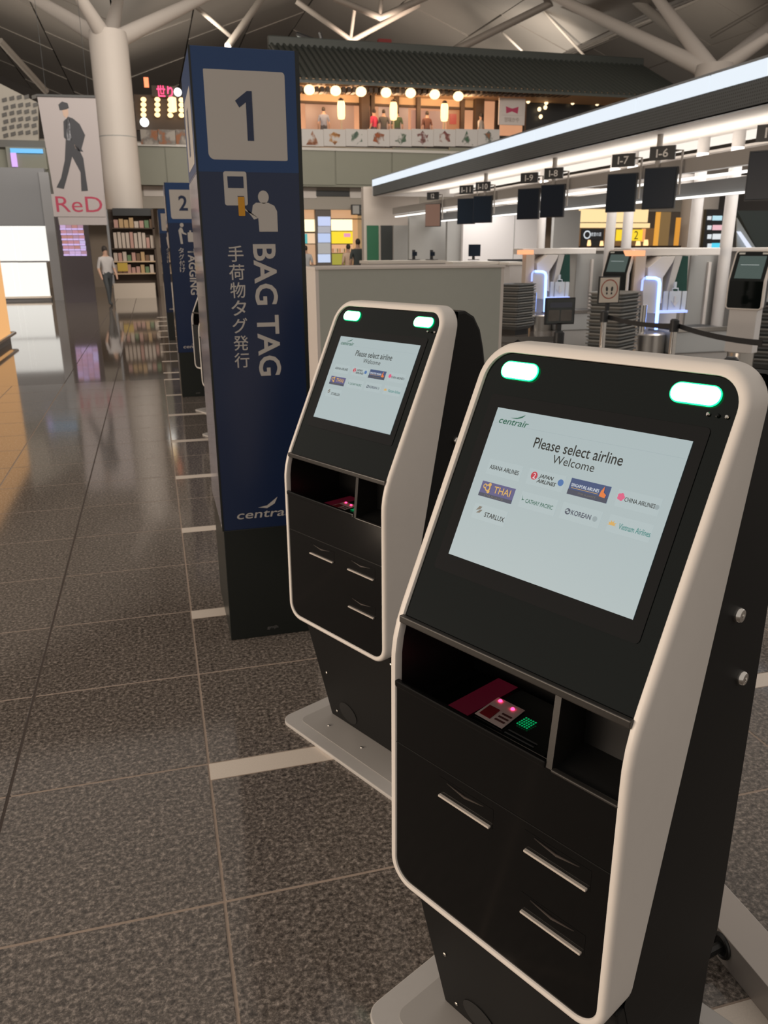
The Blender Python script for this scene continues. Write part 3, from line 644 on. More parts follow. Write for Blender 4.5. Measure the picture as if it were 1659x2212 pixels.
# ------------------------------------------------------------------ self bag-drop units
M_blueled = glow('blue_led', (0.22, 0.38, 1.0), 4.0)
M_blueled2 = glow('blue_led_soft', (0.35, 0.45, 1.0), 1.6)
M_icon = mat('icon_film', (0.55, 0.60, 0.66), 0.4)
M_dgreen = mat('dark_green_glass', (0.02, 0.06, 0.05), 0.15)
YU = 11.6
def bag_drop(label, dy):
    U = empty('bag_drop_unit', (0, 0, 0), label=label, cat='bag drop', group='self-service bag drop units')
    Y = YU
    MB().box(7.25, 7.43, Y - 0.05, Y + 0.13, 0.0, 1.50).build('corner_post', mat('warm_white_post', (0.62, 0.52, 0.44), 0.5), U)
    boxY('call_lamp', 1363, 541, 1394, 553, Y - 0.06, 0.24, glow('call_lamp_orange', (1.0, 0.42, 0.20), 1.2), U)
    boxY('side_wall', 1376, 548, 1470, 640, Y + 0.35, 0.06, M_wallw, U, zmin=0)
    boxY('ledge', 1362, 536, 1556, 552, Y + 0.14, 0.5, mat('ledge_white', (0.68, 0.65, 0.62), 0.45), U, bevel=0.01)
    boxY('rear_panel', 1486, 552, 1560, 700, Y + 0.75, 0.05, M_wallg, U, zmin=0)
    boxY('rear_post', 1524, 566, 1530, 700, Y + 0.70, 0.06, M_offw, U, zmin=0)
    polyY('scanner_hood', [(1400, 578), (1430, 554), (1459, 554), (1454, 566), (1440, 588), (1432, 600), (1430, 655), (1398, 655)], Y, 0.32, mat('hood_white', (0.70, 0.67, 0.64), 0.4), U, bevel=0.008)
    polyY('hood_strut', [(1459, 553), (1474, 553), (1447, 645), (1436, 645)], Y + 0.05, 0.20, M_base, U)
    polyY('dark_glass', [(1474, 553), (1487, 553), (1483, 630), (1450, 630)], Y + 0.12, 0.03, M_dgreen, U)
    gp = MB().prism([onY(x, y, Y - 0.10) for x, y in rrect(1389, 1424, 602, 676, (1, 1, 7, 7), 4)], (0, 0.10, 0)).build('gate_panel', mat('gate_white', (0.66, 0.65, 0.68), 0.4), U)
    MB().tube([onY(x, y, Y - 0.11) for x, y in ((1386, 628), (1388, 606), (1392, 601), (1400, 600))], 0.016, 6).build('led_strip', M_blueled2, U, smooth=True)
    MB().tube([onY(x, y, Y - 0.11) for x, y in ((1396, 600), (1416, 601), (1423, 604), (1425, 612), (1417, 712))], 0.026, 6).build('led_strip', M_blueled, U, smooth=True)
    boxY('icon_luggage', 1445, 629, 1470, 671, Y - 0.02, 0.02, M_icon, U)
    boxY('icon_luggage', 1473, 629, 1482, 671, Y - 0.02, 0.02, M_icon, U)
    boxY('icon_luggage', 1433, 629, 1442, 671, Y - 0.02, 0.02, M_icon, U)
    MB().tube([onY(x, y, Y - 0.01) for x, y in ((1453, 629), (1453, 623), (1465, 623), (1465, 629))], 0.010, 6).build('icon_handle', M_icon, U)
    boxY('icon_handle', 1457, 609, 1462, 622, Y - 0.02, 0.02, M_icon, U)
    polyY('icon_arrow', [(1450, 650), (1456, 656), (1457, 640), (1460, 640), (1459, 656), (1465, 650), (1458, 663)], Y - 0.03, 0.01, M_wallw, U)
    boxY('led_bar', 1418, 671, 1485, 676, Y - 0.10, 0.12, M_blueled2, U)
    q = onZ(1418, 742, 0.0)
    MB().lathe([(0.10, 0.30), (0.10, 0.75)], 16, (7.42, Y - 0.05, 0)).build('steel_leg', M_chrome, U, smooth=True)
    MB().lathe([(0.30, 0.0), (0.30, 0.30), (0.28, 0.32)], 24, (7.55, Y - 0.05, 0)).build('round_plinth', M_steel, U, smooth=True)
    MB().box(7.85, 9.1, Y - 0.35, Y + 0.55, 0.0, 0.34).build('conveyor', mat('conveyor_grey', (0.34, 0.35, 0.35), 0.35), U, bevel=0.02)
    MB().box(7.85, 9.1, Y - 0.37, Y - 0.30, 0.34, 0.40).build('conveyor_rail', M_steel, U)
    MB().box(8.0, 9.0, Y - 0.28, Y + 0.5, 0.34, 0.36).build('conveyor_belt', M_dark, U)
    if dy:
        for o in (U,): o.location = (0, dy, 0)
    return U
cshelf = empty('counter_shelf', (0, 0, 0), label='long white shelf running behind the bag drop units', cat='shelf')
MB().box(9.52, 9.90, 9.4, 18.5, 1.54, 1.60).build('shelf_board', mat('ledge_white', (0.68, 0.65, 0.62), 0.45), cshelf, bevel=0.006)
MB().box(9.65, 9.70, 9.4, 18.5, 0.0, 1.54).build('shelf_back', M_wallg, cshelf)
U1 = bag_drop('bag drop unit with blue light strip on the right, below the monitor I-6', 0)
U2 = copy_tree(U1); U2.location = (0, 3.95, 0); U2['label'] = 'bag drop unit with blue light strip, the one left of the footprint sign'
# bag-drop kiosks on white pedestals
def mini_kiosk(px, X, label):
    q = onX(px, 560, X)
    t = empty('bag_drop_kiosk', (X, q.y, 0), -1.05, label, 'kiosk', 'small kiosks in front of the bag drop units')
    w, zb, zk, zt, d = 0.45, 0.88, 1.22, 1.58, 0.15
    def yf(z): return 0 if z < zk else d * (z - zk) / (zt - zk)
    loops = []
    for ins, dy in ((0, 0.06), (0, 0.008), (0.008, 0.0), (0.018, 0.0), (0.020, 0.014)):
        pts = []
        for (x, z) in rrect(-w / 2, w / 2, zb, zt, 0.05, 5):
            cx = max(-w / 2 + .06, min(w / 2 - .06, x)); cz = max(zb + .06, min(zt - .06, z)); vx, vz = cx - x, cz - z; l = math.hypot(vx, vz)
            pts.append((x + vx / l * ins, yf(z) + dy, z + vz / l * ins))
        # extra points at the knee
        full = []
        for i, p in enumerate(pts):
            q2 = pts[(i + 1) % len(pts)]; full.append(p)
            if abs(p[2] - q2[2]) > 0.3: full.append((p[0], dy, zk))
        loops.append(full)
    b = MB(); n = len(loops[0])
    for L_ in loops: b.v += L_
    for k_ in range(len(loops) - 1):
        for i in range(n): b.f.append((k_ * n + i, k_ * n + (i + 1) % n, (k_ + 1) * n + (i + 1) % n, (k_ + 1) * n + i))
    b.build('frame', M_white, t)
    MB().prism([(-w / 2 + .02, 0.01, zb + .02), (w / 2 - .02, 0.01, zb + .02), (w / 2 - .02, 0.01, zk), (-w / 2 + .02, 0.01, zk)], (0, 0.05, 0)).build('lower_panel', M_glass, t)
    MB().prism([(-w / 2 + .02, 0.01, zk), (w / 2 - .02, 0.01, zk), (w / 2 - .02, d - 0.01 + 0.01, zt - .02), (-w / 2 + .02, d, zt - .02)], (0, 0.05, 0)).build('touch_glass', M_glass, t)
    z0, z1 = zk + 0.03, zt - 0.07
    MB().prism([(-0.16, yf(z0) + 0.005, z0), (0.16, yf(z0) + 0.005, z0), (0.16, yf(z1) + 0.005, z1), (-0.16, yf(z1) + 0.005, z1)], (0, 0.01, 0)).build('display', glow('dim_screen', S(62, 78, 74), 1.0), t)
    MB().box(-0.12, 0.10, yf(1.40) - 0.002, yf(1.40) + 0.004, 1.405, 1.412).build('screen_text', glow('dim_text', S(150, 160, 158), 1.0), t)
    for sx in (-0.14, 0.14):
        MB().box(sx - 0.035, sx + 0.035, yf(1.54) - 0.003, yf(1.54) + 0.02, 1.53, 1.55).build('status_light', mat('lamp_off_white', (0.6, 0.62, 0.6), 0.3), t)
    MB().box(-0.19, 0.19, 0.16, 0.22, zb + 0.02, 1.52).build('rear_housing', M_dark, t)
    MB().box(-0.17, 0.17, 0.02, 0.20, 0.36, zb + 0.02).build('pedestal', M_wallw, t, bevel=0.01)
    MB().lathe([(0.16, 0.02), (0.16, 0.36)], 18, (0, 0.12, 0)).build('steel_drum', M_steel, t, smooth=True)
    MB().lathe([(0.30, 0.0), (0.30, 0.02)], 20, (0, 0.12, 0)).build('foot_plate', M_base, t)
    return t
mini_kiosk(1618, 6.95, 'bag drop kiosk with dark face at the right picture edge')
mini_kiosk(1330, 7.0, 'bag drop kiosk half hidden behind the round footprint sign')

# ------------------------------------------------------------------ stacks of baggage trays
M_tray = mat('grey_tray', (0.13, 0.138, 0.138), 0.5)
M_trayl = mat('grey_tray_worn', (0.27, 0.265, 0.25), 0.5)
def tray_mesh(m):
    b = MB(); w, d, h = 0.34, 0.25, 0.085
    o = rrect(-w, w, -d, d, 0.05, 3); o2 = rrect(-w + 0.05, w - 0.05, -d + 0.05, d - 0.05, 0.03, 3); rim = rrect(-w - 0.02, w + 0.02, -d - 0.02, d + 0.02, 0.06, 3); n = len(o)
    inn = rrect(-w + 0.012, w - 0.012, -d + 0.012, d - 0.012, 0.045, 3)
    rings = [[(x, y, 0) for x, y in o2], [(x, y, h - 0.018) for x, y in o], [(x, y, h - 0.018) for x, y in rim], [(x, y, h) for x, y in rim], [(x, y, h) for x, y in inn], [(x * 0.985, y * 0.985, 0.012) for x, y in o2]]
    for r_ in rings: b.v += r_
    for k_ in range(5):
        for i in range(n): b.f.append((k_ * n + i, k_ * n + (i + 1) % n, (k_ + 1) * n + (i + 1) % n, (k_ + 1) * n + i))
    b.f += [tuple(range(n))[::-1], tuple(range(5 * n, 6 * n))]
    return b.mesh('baggage_tray', m)
TR = [tray_mesh(M_tray), tray_mesh(M_trayl)]
def stack(x, y, n, rz, where):
    base = MB().box(-0.26, 0.26, -0.18, 0.18, 0.0, 0.10).build('tray_dolly', M_dark, loc=(x, y, 0)); base.rotation_euler = (0, 0, rz); tag(base, 'low black dolly under the tray stack ' + where, 'dolly')
    for i in range(n):
        o = link('baggage_tray', TR[i % 2], None, (x + random.uniform(-.006, .006), y + random.uniform(-.006, .006), 0.10 + i * 0.048)); o.rotation_euler = (0, 0, rz + random.uniform(-.02, .02))
        tag(o, ('topmost grey baggage tray of the stack ' if i == n - 1 else 'grey baggage tray in the stack ') + where, 'tray', 'baggage trays stacked ' + where)
stack(6.80, 14.95, 17, 0.62, 'beside the grey counter')
stack(6.52, 10.85, 18, 0.62, 'behind the footprint sign')
stack(7.85, 9.05, 17, 0.62, 'at the picture edge near the canopy post')

# ------------------------------------------------------------------ queue barriers
def stanchion(px, py, label, sign=None):
    p = onZ(px, py, 0.93); t = empty('barrier_post', (p.x, p.y, 0), 0, label, 'barrier', 'chrome queue barrier posts')
    MB().lathe([(0.17, 0.0), (0.17, 0.015), (0.06, 0.035), (0.032, 0.04), (0.032, 0.86)], 18).build('post', M_chrome, t, smooth=True)
    MB().lathe([(0.045, 0.82), (0.045, 0.93), (0.03, 0.945)], 16).build('belt_head', M_dark, t, smooth=True)
    return t, p
s1, P1 = stanchion(1208, 718, 'barrier post under the black landscape sign frame')
s2, P2 = stanchion(1306, 674, 'barrier post under the round footprint sign')
s3, P3 = stanchion(1458, 692, 'bare barrier post in front of the right bag drop unit')
s4, P4 = stanchion(1580, 776, 'nearest barrier post, only its top shows behind the near kiosk')
def signboard(base, P, px0, py0, px1, py1, label, foot):
    Y = P.y; a, b = onY(px0, (py0 + py1) / 2, Y), onY(px1, (py0 + py1) / 2, Y); z1, z0 = onY((px0 + px1) / 2, py0, Y).z, onY((px0 + px1) / 2, py1, Y).z
    t = empty('barrier_sign', ((a.x + b.x) / 2, Y, 0.945), 0, label, 'sign')
    w = (b.x - a.x) / 2; h0, h1 = z0 - 0.945, z1 - 0.945
    MB().box(-w, w, 0, 0.02, h0, h1).build('frame', M_dark, t, bevel=0.004)
    MB().box(-0.02, 0.02, 0.0, 0.03, 0.0, h0 + 0.01).build('stem', M_dark, t)
    if foot:
        sh = MB().box(-w + 0.013, w - 0.013, h0 + 0.013, h1 - 0.013, 0, 0.002).build('poster', mat('poster_cream', (0.60, 0.55, 0.48), 0.5), t); sh.rotation_euler = (PI / 2, 0, 0); sh.location = (0, -0.0005, 0)
        cy = (h0 + h1) / 2 + 0.01; r = w * 0.80
        ring = MB(); o = ellipse(0, cy, r, r, 28); i_ = ellipse(0, cy, r * 0.88, r * 0.88, 28)
        ring.v = [(x, y, 0.0028) for x, y in o] + [(x, y, 0.0028) for x, y in i_]; ring.f = [(k_, (k_ + 1) % 28, 28 + (k_ + 1) % 28, 28 + k_) for k_ in range(28)]
        ring.build('ring_symbol', mat('poster_red', (0.35, 0.10, 0.07), 0.5), sh, recalc=False)
        for sx in (-1, 1):
            slab('footprint', [ellipse(sx * r * 0.30, cy + r * 0.02, r * 0.13, r * 0.26, 14, -sx * 0.12), ellipse(sx * r * 0.27, cy - r * 0.42, r * 0.10, r * 0.13, 12)], M_dark, sh, 0.0022, 0.0006)
    else:
        sh = MB().box(-w + 0.013, w - 0.013, h0 + 0.013, h1 - 0.013, 0, 0.002).build('poster', mat('poster_dark', (0.05, 0.06, 0.06), 0.12, noise=0.5, nscale=9), t); sh.rotation_euler = (PI / 2, 0, 0); sh.location = (0, -0.0005, 0)
        slab('poster_picture', [rrect(-w + 0.03, -0.006, h0 + 0.03, (h0 + h1) / 2 + 0.01, 0.01), rrect(0.006, w - 0.03, h0 + 0.03, (h0 + h1) / 2 + 0.01, 0.01)], mat('poster_brown', (0.12, 0.11, 0.10), 0.3, noise=0.4, nscale=12), sh, 0.0022, 0.0006)
        slab('poster_heading', [rrect(-w + 0.04, w - 0.03, (h0 + h1) / 2 + 0.03, h1 - 0.04, 0.01)], mat('poster_slate', (0.07, 0.08, 0.11), 0.3), sh, 0.0022, 0.0006)
    return t
signboard(s1, P1, 1178, 643, 1242, 701, 'black framed landscape sign on a chrome barrier post', False)
signboard(s2, P2, 1293, 597, 1339, 656, 'portrait sign with two footprints inside a red ring', True)
def belt(A, B, label, za=0.875, zb_=0.875):
    d = (B - A); d.z = 0; d.normalize(); n = Vector((-d.y, d.x, 0)) * 0.001
    pts = []
    for k_ in range(13):
        t = k_ / 12; p = A.lerp(B, t); z = za + (zb_ - za) * t - 0.10 * 4 * t * (1 - t) * 0.25
        pts.append((p, z))
    b = MB()
    for p, z in pts: b.v += [(p.x - n.x, p.y - n.y, z - 0.024), (p.x + n.x, p.y + n.y, z - 0.024), (p.x + n.x, p.y + n.y, z + 0.024), (p.x - n.x, p.y - n.y, z + 0.024)]
    for k_ in range(12):
        for i in range(4): b.f.append((k_ * 4 + i, k_ * 4 + (i + 1) % 4, k_ * 4 + 4 + (i + 1) % 4, k_ * 4 + 4 + i))
    return tag(b.build('barrier_belt', M_dark), label, 'belt', 'black queue barrier belts')
belt(P1 + Vector((-0.05, 0, 0)), Vector((2.35, 7.3, 0)), 'black barrier belt running from the landscape sign post towards the grey counter')
belt(P2 + Vector((0.05, 0, 0)), P3 + Vector((-0.04, 0.02, 0)), 'black barrier belt between the footprint sign post and the bare post')
belt(P3 + Vector((0.04, -0.02, 0)), Vector((4.75, 5.6, 0)), 'black barrier belt running from the bare post to the picture edge')
# ------------------------------------------------------------------ far building: shops below, balcony restaurants above
YB = 36.0
M_bal = mat('balcony_front', (0.24, 0.245, 0.20), 0.55, noise=0.04, nscale=2)
M_lintel = mat('lintel_beige', (0.36, 0.33, 0.29), 0.6)
bw = boxY('wall_balcony', -260, 318, 1500, 402, YB, 0.4, M_bal); tag(bw, kind='structure', label='greenish grey balcony front above the far shops')
for k_ in range(14):
    boxY('panel', -250 + k_ * 122, 320, -250 + k_ * 122 + 119, 399, YB - 0.05, 0.06, M_bal, bw)
lw = boxY('wall_lintel', -260, 402, 1500, 452, YB + 0.6, 0.4, M_lintel); tag(lw, kind='structure', label='beige lintel band above the far shop fronts')
boxY('vent_grille', 683, 412, 755, 424, YB + 0.55, 0.06, M_dark, lw); boxY('vent_grille', 200, 406, 234, 417, YB + 0.55, 0.06, M_dark, lw)
boxY('light_band', 655, 405, 684, 428, YB + 0.56, 0.05, M_offw, lw); boxY('light_band', 756, 405, 788, 428, YB + 0.56, 0.05, M_offw, lw); boxY('light_band', 310, 402, 356, 424, YB + 0.56, 0.05, M_offw, lw)
slabf = boxY('floor_balcony', -260, 314, 1500, 320, YB, 9.0, M_lintel); tag(slabf, kind='structure', label='upper restaurant floor slab behind the balcony')
rail_lights = mat('handrail_white', (0.55, 0.53, 0.50), 0.4)
br = boxY('balcony_rail', -260, 317, 1500, 323, YB - 0.10, 0.10, rail_lights); tag(br, 'pale horizontal rail along the foot of the banner row', 'rail')
back = boxY('wall_shop_back', -260, 452, 1500, 640, YB + 4, 0.3, mat('shop_back', (0.30, 0.24, 0.19), 0.7), zmin=0); tag(back, kind='structure', label='dim back wall inside the far shops')

def printed(name, seed, cols, scale=2.2):
    m = bpy.data.materials.new(name); m.use_nodes = True; nt = m.node_tree; b = nt.nodes['Principled BSDF']
    tc = nt.nodes.new('ShaderNodeTexCoord'); mp = nt.nodes.new('ShaderNodeMapping'); mp.inputs['Location'].default_value = (seed * 3.7, seed * 1.3, seed)
    n = nt.nodes.new('ShaderNodeTexNoise'); n.inputs['Scale'].default_value = scale; n.inputs['Detail'].default_value = 3
    r = nt.nodes.new('ShaderNodeValToRGB'); r.color_ramp.interpolation = 'LINEAR'; e = r.color_ramp.elements
    e[0].position = 0.36; e[0].color = cols[0] + (1,); e[1].position = 0.56; e[1].color = cols[-1] + (1,)
    for i, c_ in enumerate(cols[1:-1]): e.new(0.36 + 0.17 * (i + 1) / (len(cols) - 1)).color = c_ + (1,)
    nt.links.new(tc.outputs['Object'], mp.inputs[0]); nt.links.new(mp.outputs[0], n.inputs['Vector']); nt.links.new(n.outputs[0], r.inputs[0]); nt.links.new(r.outputs[0], b.inputs['Base Color'])
    b.inputs['Roughness'].default_value = 0.6
    return m
# banner row: each printed panel its own thing
paper = (0.56, 0.54, 0.53)
pal = [(S(120, 70, 40), S(150, 105, 80)), (S(125, 80, 45), S(170, 120, 60)), (S(70, 90, 80), S(100, 115, 100)), (S(150, 75, 35), S(130, 90, 70)), (S(60, 90, 70), S(90, 105, 90)), (S(70, 85, 60), S(110, 60, 60)), (S(110, 60, 60), S(140, 100, 90)), (S(60, 95, 70), S(100, 110, 100)), (S(140, 90, 60), S(90, 100, 95))]
DISH = ['a brown cone-shaped dish', 'a yellow noodle dish', 'dark lettering', 'a figure in orange', 'green vegetables', 'small leaves', 'a red crab-like dish', 'a green tree shape', 'a round brown face']
for k_ in range(9):
    x0 = 652 + k_ * 47.5
    t = boxY('food_banner', x0, 279, x0 + 47, 316, YB - 0.12, 0.04, mat('banner_paper', paper, 0.6)); tag(t, 'white balcony banner printed with ' + DISH[k_], 'banner', 'printed food banners along the balcony')
    a, b_ = onY(x0 + 9, 298, YB - 0.13), onY(x0 + 38, 298, YB - 0.13); z1, z0 = onY(x0 + 24, 283, YB).z, onY(x0 + 24, 314, YB).z
    zc, zr, xc, xr = (z0 + z1) / 2, (z1 - z0) / 2, (a.x + b_.x) / 2, (b_.x - a.x) / 2
    shp = {0: [(xc - xr, z0), (xc + xr, z0), (xc + xr * .5, zc), (xc, z1), (xc - xr * .5, zc)], 7: [(xc - xr, z0), (xc + xr, z0), (xc + xr * .4, zc), (xc, z1), (xc - xr * .4, zc)]}.get(k_)
    if shp is None: shp = [(xc + xr * math.cos(a_ * PI / 6) * (1 if a_ % 2 else .72), zc + zr * math.sin(a_ * PI / 6) * (1 if a_ % 2 else .7)) for a_ in range(12)]
    o = MB().prism([(x, YB - 0.126, z) for x, z in shp], (0, 0.005, 0)).build('food_picture', printed('banner_print_%d' % k_, k_ + 1, [pal[k_][0], pal[k_][1], paper], 3.5), t)
for k_ in range(3):
    x0 = 304 + k_ * 38
    t = boxY('food_banner', x0, 280, x0 + 37, 312, YB - 0.12, 0.04, printed('banner_photo_%d' % k_, k_ + 20, [S(150, 95, 60), S(120, 115, 110), S(165, 158, 150)], 2.5)); tag(t, ['blurred grey photo banner right beside the white column', 'blurred photo banner between the column and the orange one', 'orange tinted photo banner nearest the number 1 pillar'][k_], 'banner', 'printed food banners along the balcony')

# restaurant house with a tiled roof on the balcony
hs = empty('restaurant_house', (0, YB + 1.2, 0), label='long timber restaurant front with tiled roof and lanterns on the balcony', cat='building')
M_timber = mat('dark_timber', (0.05, 0.030, 0.018), 0.6); M_plaster = mat('warm_plaster', (0.55, 0.40, 0.26), 0.7); M_tile = mat('roof_tile_grey', (0.060, 0.068, 0.062), 0.45)
def H_(name, x0, y0, x1, y1, dY, th, m, **k):
    o = boxY(name, x0, y0, x1, y1, YB + 1.2 + dY, th, m, None, **k); o.parent = hs; o.matrix_parent_inverse = Matrix.Identity(4); 
    o.location = (0, -(YB + 1.2), 0); return o
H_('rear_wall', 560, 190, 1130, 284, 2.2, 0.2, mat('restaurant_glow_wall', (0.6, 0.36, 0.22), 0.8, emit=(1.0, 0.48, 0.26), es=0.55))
H_('lintel_beam', 560, 199, 1130, 205, 0.0, 0.3, M_timber); H_('plaster_band', 560, 204, 1030, 223, 0.35, 0.1, M_plaster); H_('transom', 560, 223, 1030, 228, 0.3, 0.15, M_timber)
H_('eave_board', 560, 186, 1500, 195, -2.0, 2.4, mat('eave_wood', (0.50, 0.33, 0.20), 0.6))
for px in (638, 782, 806, 858, 905, 1000, 1030, 1076): H_('timber_post', px - 4, 200, px + 4, 284, 0.1, 0.2, M_timber)
for px in (790, 1037): H_('timber_pillar', px - 9, 196, px + 9, 284, -0.2, 0.35, M_timber)
for (x0, y0, x1, y1, c_) in ((818, 232, 882, 280, (1.0, 0.55, 0.38)), (888, 238, 922, 280, (1.0, 0.45, 0.30)), (928, 240, 956, 280, (1.0, 0.5, 0.34)), (966, 235, 998, 280, (1.0, 0.36, 0.14)), (660, 226, 765, 280, (1.0, 0.46, 0.26))):
    H_('paper_screen', x0, y0, x1, y1, 0.5, 0.05, glow('paper_screen_%d' % x0, c_, 0.42))
H_('poster', 972, 246, 986, 268, 0.44, 0.04, glow('red_poster', (0.9, 0.08, 0.05), 0.5))
# roof: sloping slab with round tile ridges
za, zb2 = onY(860, 188, YB - 0.9).z, onY(860, 118, YB + 3.6).z
x0r, x1r = onY(610, 150, YB).x, onY(1480, 150, YB).x
rf = MB().prism([(0, -0.9 - 1.2, za), (0, 3.6 - 1.2, zb2 + 0.0), (0, 3.6 - 1.2, zb2 + 0.12), (0, -0.9 - 1.2, za + 0.12)], (x1r - x0r, 0, 0)).build('roof', M_tile, hs, loc=(x0r, 0, 0))
ridge = MB().tube([(0, -2.12, za + 0.13), (0, 2.4, zb2 + 0.13)], 0.085, 8).mesh('roof_tile', M_tile, smooth=True)
nr = int((x1r - x0r) / 0.27)
for i in range(nr): link('roof_tile', ridge, rf, ((i + 0.5) * (x1r - x0r) / nr, 0, 0))
MB().box(0, x1r - x0r, 2.3, 2.65, zb2 - 0.05, zb2 + 0.45).build('ridge_cap', M_tile, rf, bevel=0.04)
bk = MB().box(-0.07, 0.07, -0.55, 0.0, -0.10, 0.10).mesh('rafter_end', M_timber)
for i in range(58): 
    px = 646 + i * 11.5; q = onY(px, 196 + i * 0.17, YB - 0.2); link('rafter_end', bk, hs, (q.x, q.y - YB - 1.2 + 0.1, q.z))
# round lanterns under the eave and long lanterns on the rail
M_lant = glow('lantern_cream', (1.0, 0.74, 0.42), 2.2); M_lant2 = glow('lantern_long', (1.0, 0.66, 0.30), 2.4)
def sphere_prof(r, zs=1.0, n=8): return [(max(0.001, r * math.sin(PI * k_ / n)), -r * zs * math.cos(PI * k_ / n)) for k_ in range(n + 1)]
lm = MB().lathe(sphere_prof(0.22, 0.85), 14).mesh('paper_globe', M_lant, smooth=True); lc = MB().lathe([(0.02, 0.0), (0.02, 0.30)], 6).mesh('cord', M_timber)
ORD = ['first', 'second', 'third', 'fourth', 'fifth', 'sixth', 'seventh']
for i, (px, py) in enumerate(((668, 194), (725, 196), (780, 198), (834, 200), (887, 201), (939, 204), (990, 208))):
    q = onY(px, py, YB - 0.72); t = empty('round_lantern', q, 0, ORD[i] + ' round paper lantern from the number 1 pillar under the eave', 'lantern', 'round lanterns under the eave')
    link('paper_globe', lm, t); link('cord', lc, t, (0, 0, 0.18))
lm2 = MB().lathe([(0.02, -0.36), (0.13, -0.33), (0.16, -0.2), (0.16, 0.2), (0.13, 0.33), (0.02, 0.36)], 14).mesh('paper_body', M_lant2, smooth=True)
lcap = MB().lathe([(0.10, 0.0), (0.12, 0.06), (0.05, 0.12)], 12).mesh('cap', M_timber); lpole = MB().box(-0.03, 0.03, -0.03, 0.03, -0.9, -0.33).mesh('pole', M_plaster)
for i, (px, py) in enumerate(((737, 238), (850, 240), (960, 243))):
    q = onY(px, py, YB - 0.02); t = empty('long_lantern', q, 0, ORD[i] + ' long lit lantern from the number 1 pillar above the banners', 'lantern', 'long lanterns on the balcony rail')
    link('paper_body', lm2, t); link('cap', lcap, t, (0, 0, 0.34)); link('pole', lpole, t)
for px in (690, 760, 850, 930, 1010):
    l_ = bpy.data.lights.new('lantern_glow', 'POINT'); l_.energy = 70; l_.color = (1.0, 0.62, 0.34); l_.shadow_soft_size = 0.3
    o_ = bpy.data.objects.new('lantern_glow', l_); COL.objects.link(o_); o_.location = onY(px, 215, YB + 0.3)
# hanging shop board and the darker shop beside it
sb = boxY('shop_board', 1078, 212, 1134, 270, YB + 0.2, 0.08, mat('board_white', (0.62, 0.57, 0.55), 0.6)); tag(sb, 'white hanging shop board with a red bow mark above the canopy', 'sign')
q = onY(1106, 238, YB + 0.19); e = MB().box(-0.5, 0.5, -0.2, 0.2, 0, 0.01).build('bow_mark', mat('board_white', (0.62, 0.57, 0.55), 0.6), sb, loc=q); e.rotation_euler = (PI / 2, 0, 0)
slab('bow_print', [[(-0.30, 0.14), (0, 0.06), (0.30, 0.14), (0.27, -0.14), (0, -0.05), (-0.27, -0.14)]], mat('bow_red', (0.45, 0.05, 0.12), 0.6), e, 0.011, 0.003)
text('board_text', '甘味かや', mat('board_grey', (0.35, 0.30, 0.28), 0.6), e, 0.0, -0.38, 0.70, 0.20, 0.012)
ds = empty('souvenir_shop', (0, 0, 0), label='dark upstairs shop with scattered small lamps above the canopy', cat='shop')
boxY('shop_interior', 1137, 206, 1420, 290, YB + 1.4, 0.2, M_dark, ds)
for (px, py) in ((1141, 219), (1165, 236), (1168, 252), (1180, 222), (1190, 213), (1237, 222), (1290, 224), (1317, 226), (1178, 232)):
    q = onY(px, py, YB + 1.2); MB().lathe(sphere_prof(0.09), 8, tuple(q)).build('shop_lamp', M_lant, ds)

# far shops on the ground floor
sh = empty('lit_shop', (0, 0, 0), label='bright yellow lit shop front below the balcony beside the number 1 pillar', cat='shop')
Ys = YB + 1.0
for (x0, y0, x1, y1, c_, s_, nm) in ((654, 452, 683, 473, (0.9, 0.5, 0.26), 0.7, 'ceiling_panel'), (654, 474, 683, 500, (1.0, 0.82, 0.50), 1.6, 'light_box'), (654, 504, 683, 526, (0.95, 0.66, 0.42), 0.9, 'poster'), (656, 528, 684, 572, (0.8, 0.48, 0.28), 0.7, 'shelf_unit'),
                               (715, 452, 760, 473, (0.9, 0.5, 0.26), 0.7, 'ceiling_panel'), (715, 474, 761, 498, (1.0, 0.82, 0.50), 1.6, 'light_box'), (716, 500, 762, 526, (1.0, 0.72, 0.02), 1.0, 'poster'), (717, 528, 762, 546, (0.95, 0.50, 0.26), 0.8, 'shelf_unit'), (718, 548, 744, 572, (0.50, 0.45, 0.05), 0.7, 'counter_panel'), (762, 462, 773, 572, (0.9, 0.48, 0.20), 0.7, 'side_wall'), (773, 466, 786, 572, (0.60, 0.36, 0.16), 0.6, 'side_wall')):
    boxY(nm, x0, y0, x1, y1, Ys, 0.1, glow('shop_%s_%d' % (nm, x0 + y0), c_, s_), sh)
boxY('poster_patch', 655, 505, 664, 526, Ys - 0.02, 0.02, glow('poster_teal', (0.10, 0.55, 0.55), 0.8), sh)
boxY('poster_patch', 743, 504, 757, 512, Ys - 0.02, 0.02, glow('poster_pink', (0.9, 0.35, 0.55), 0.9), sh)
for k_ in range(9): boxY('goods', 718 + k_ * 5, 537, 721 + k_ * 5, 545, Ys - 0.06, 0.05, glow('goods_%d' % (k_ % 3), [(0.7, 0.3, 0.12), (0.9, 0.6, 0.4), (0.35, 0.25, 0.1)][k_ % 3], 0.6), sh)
boxY('transom', 715, 472, 788, 474, Ys - 0.05, 0.05, M_timber, sh)
vd = empty('video_column', (0, 0, 0), label='tall pale blue video screen column between the shop openings', cat='screen')
boxY('column_body', 683, 452, 716, 572, Ys - 0.35, 0.3, mat('video_casing', (0.12, 0.10, 0.09), 0.5), vd, zmin=0)
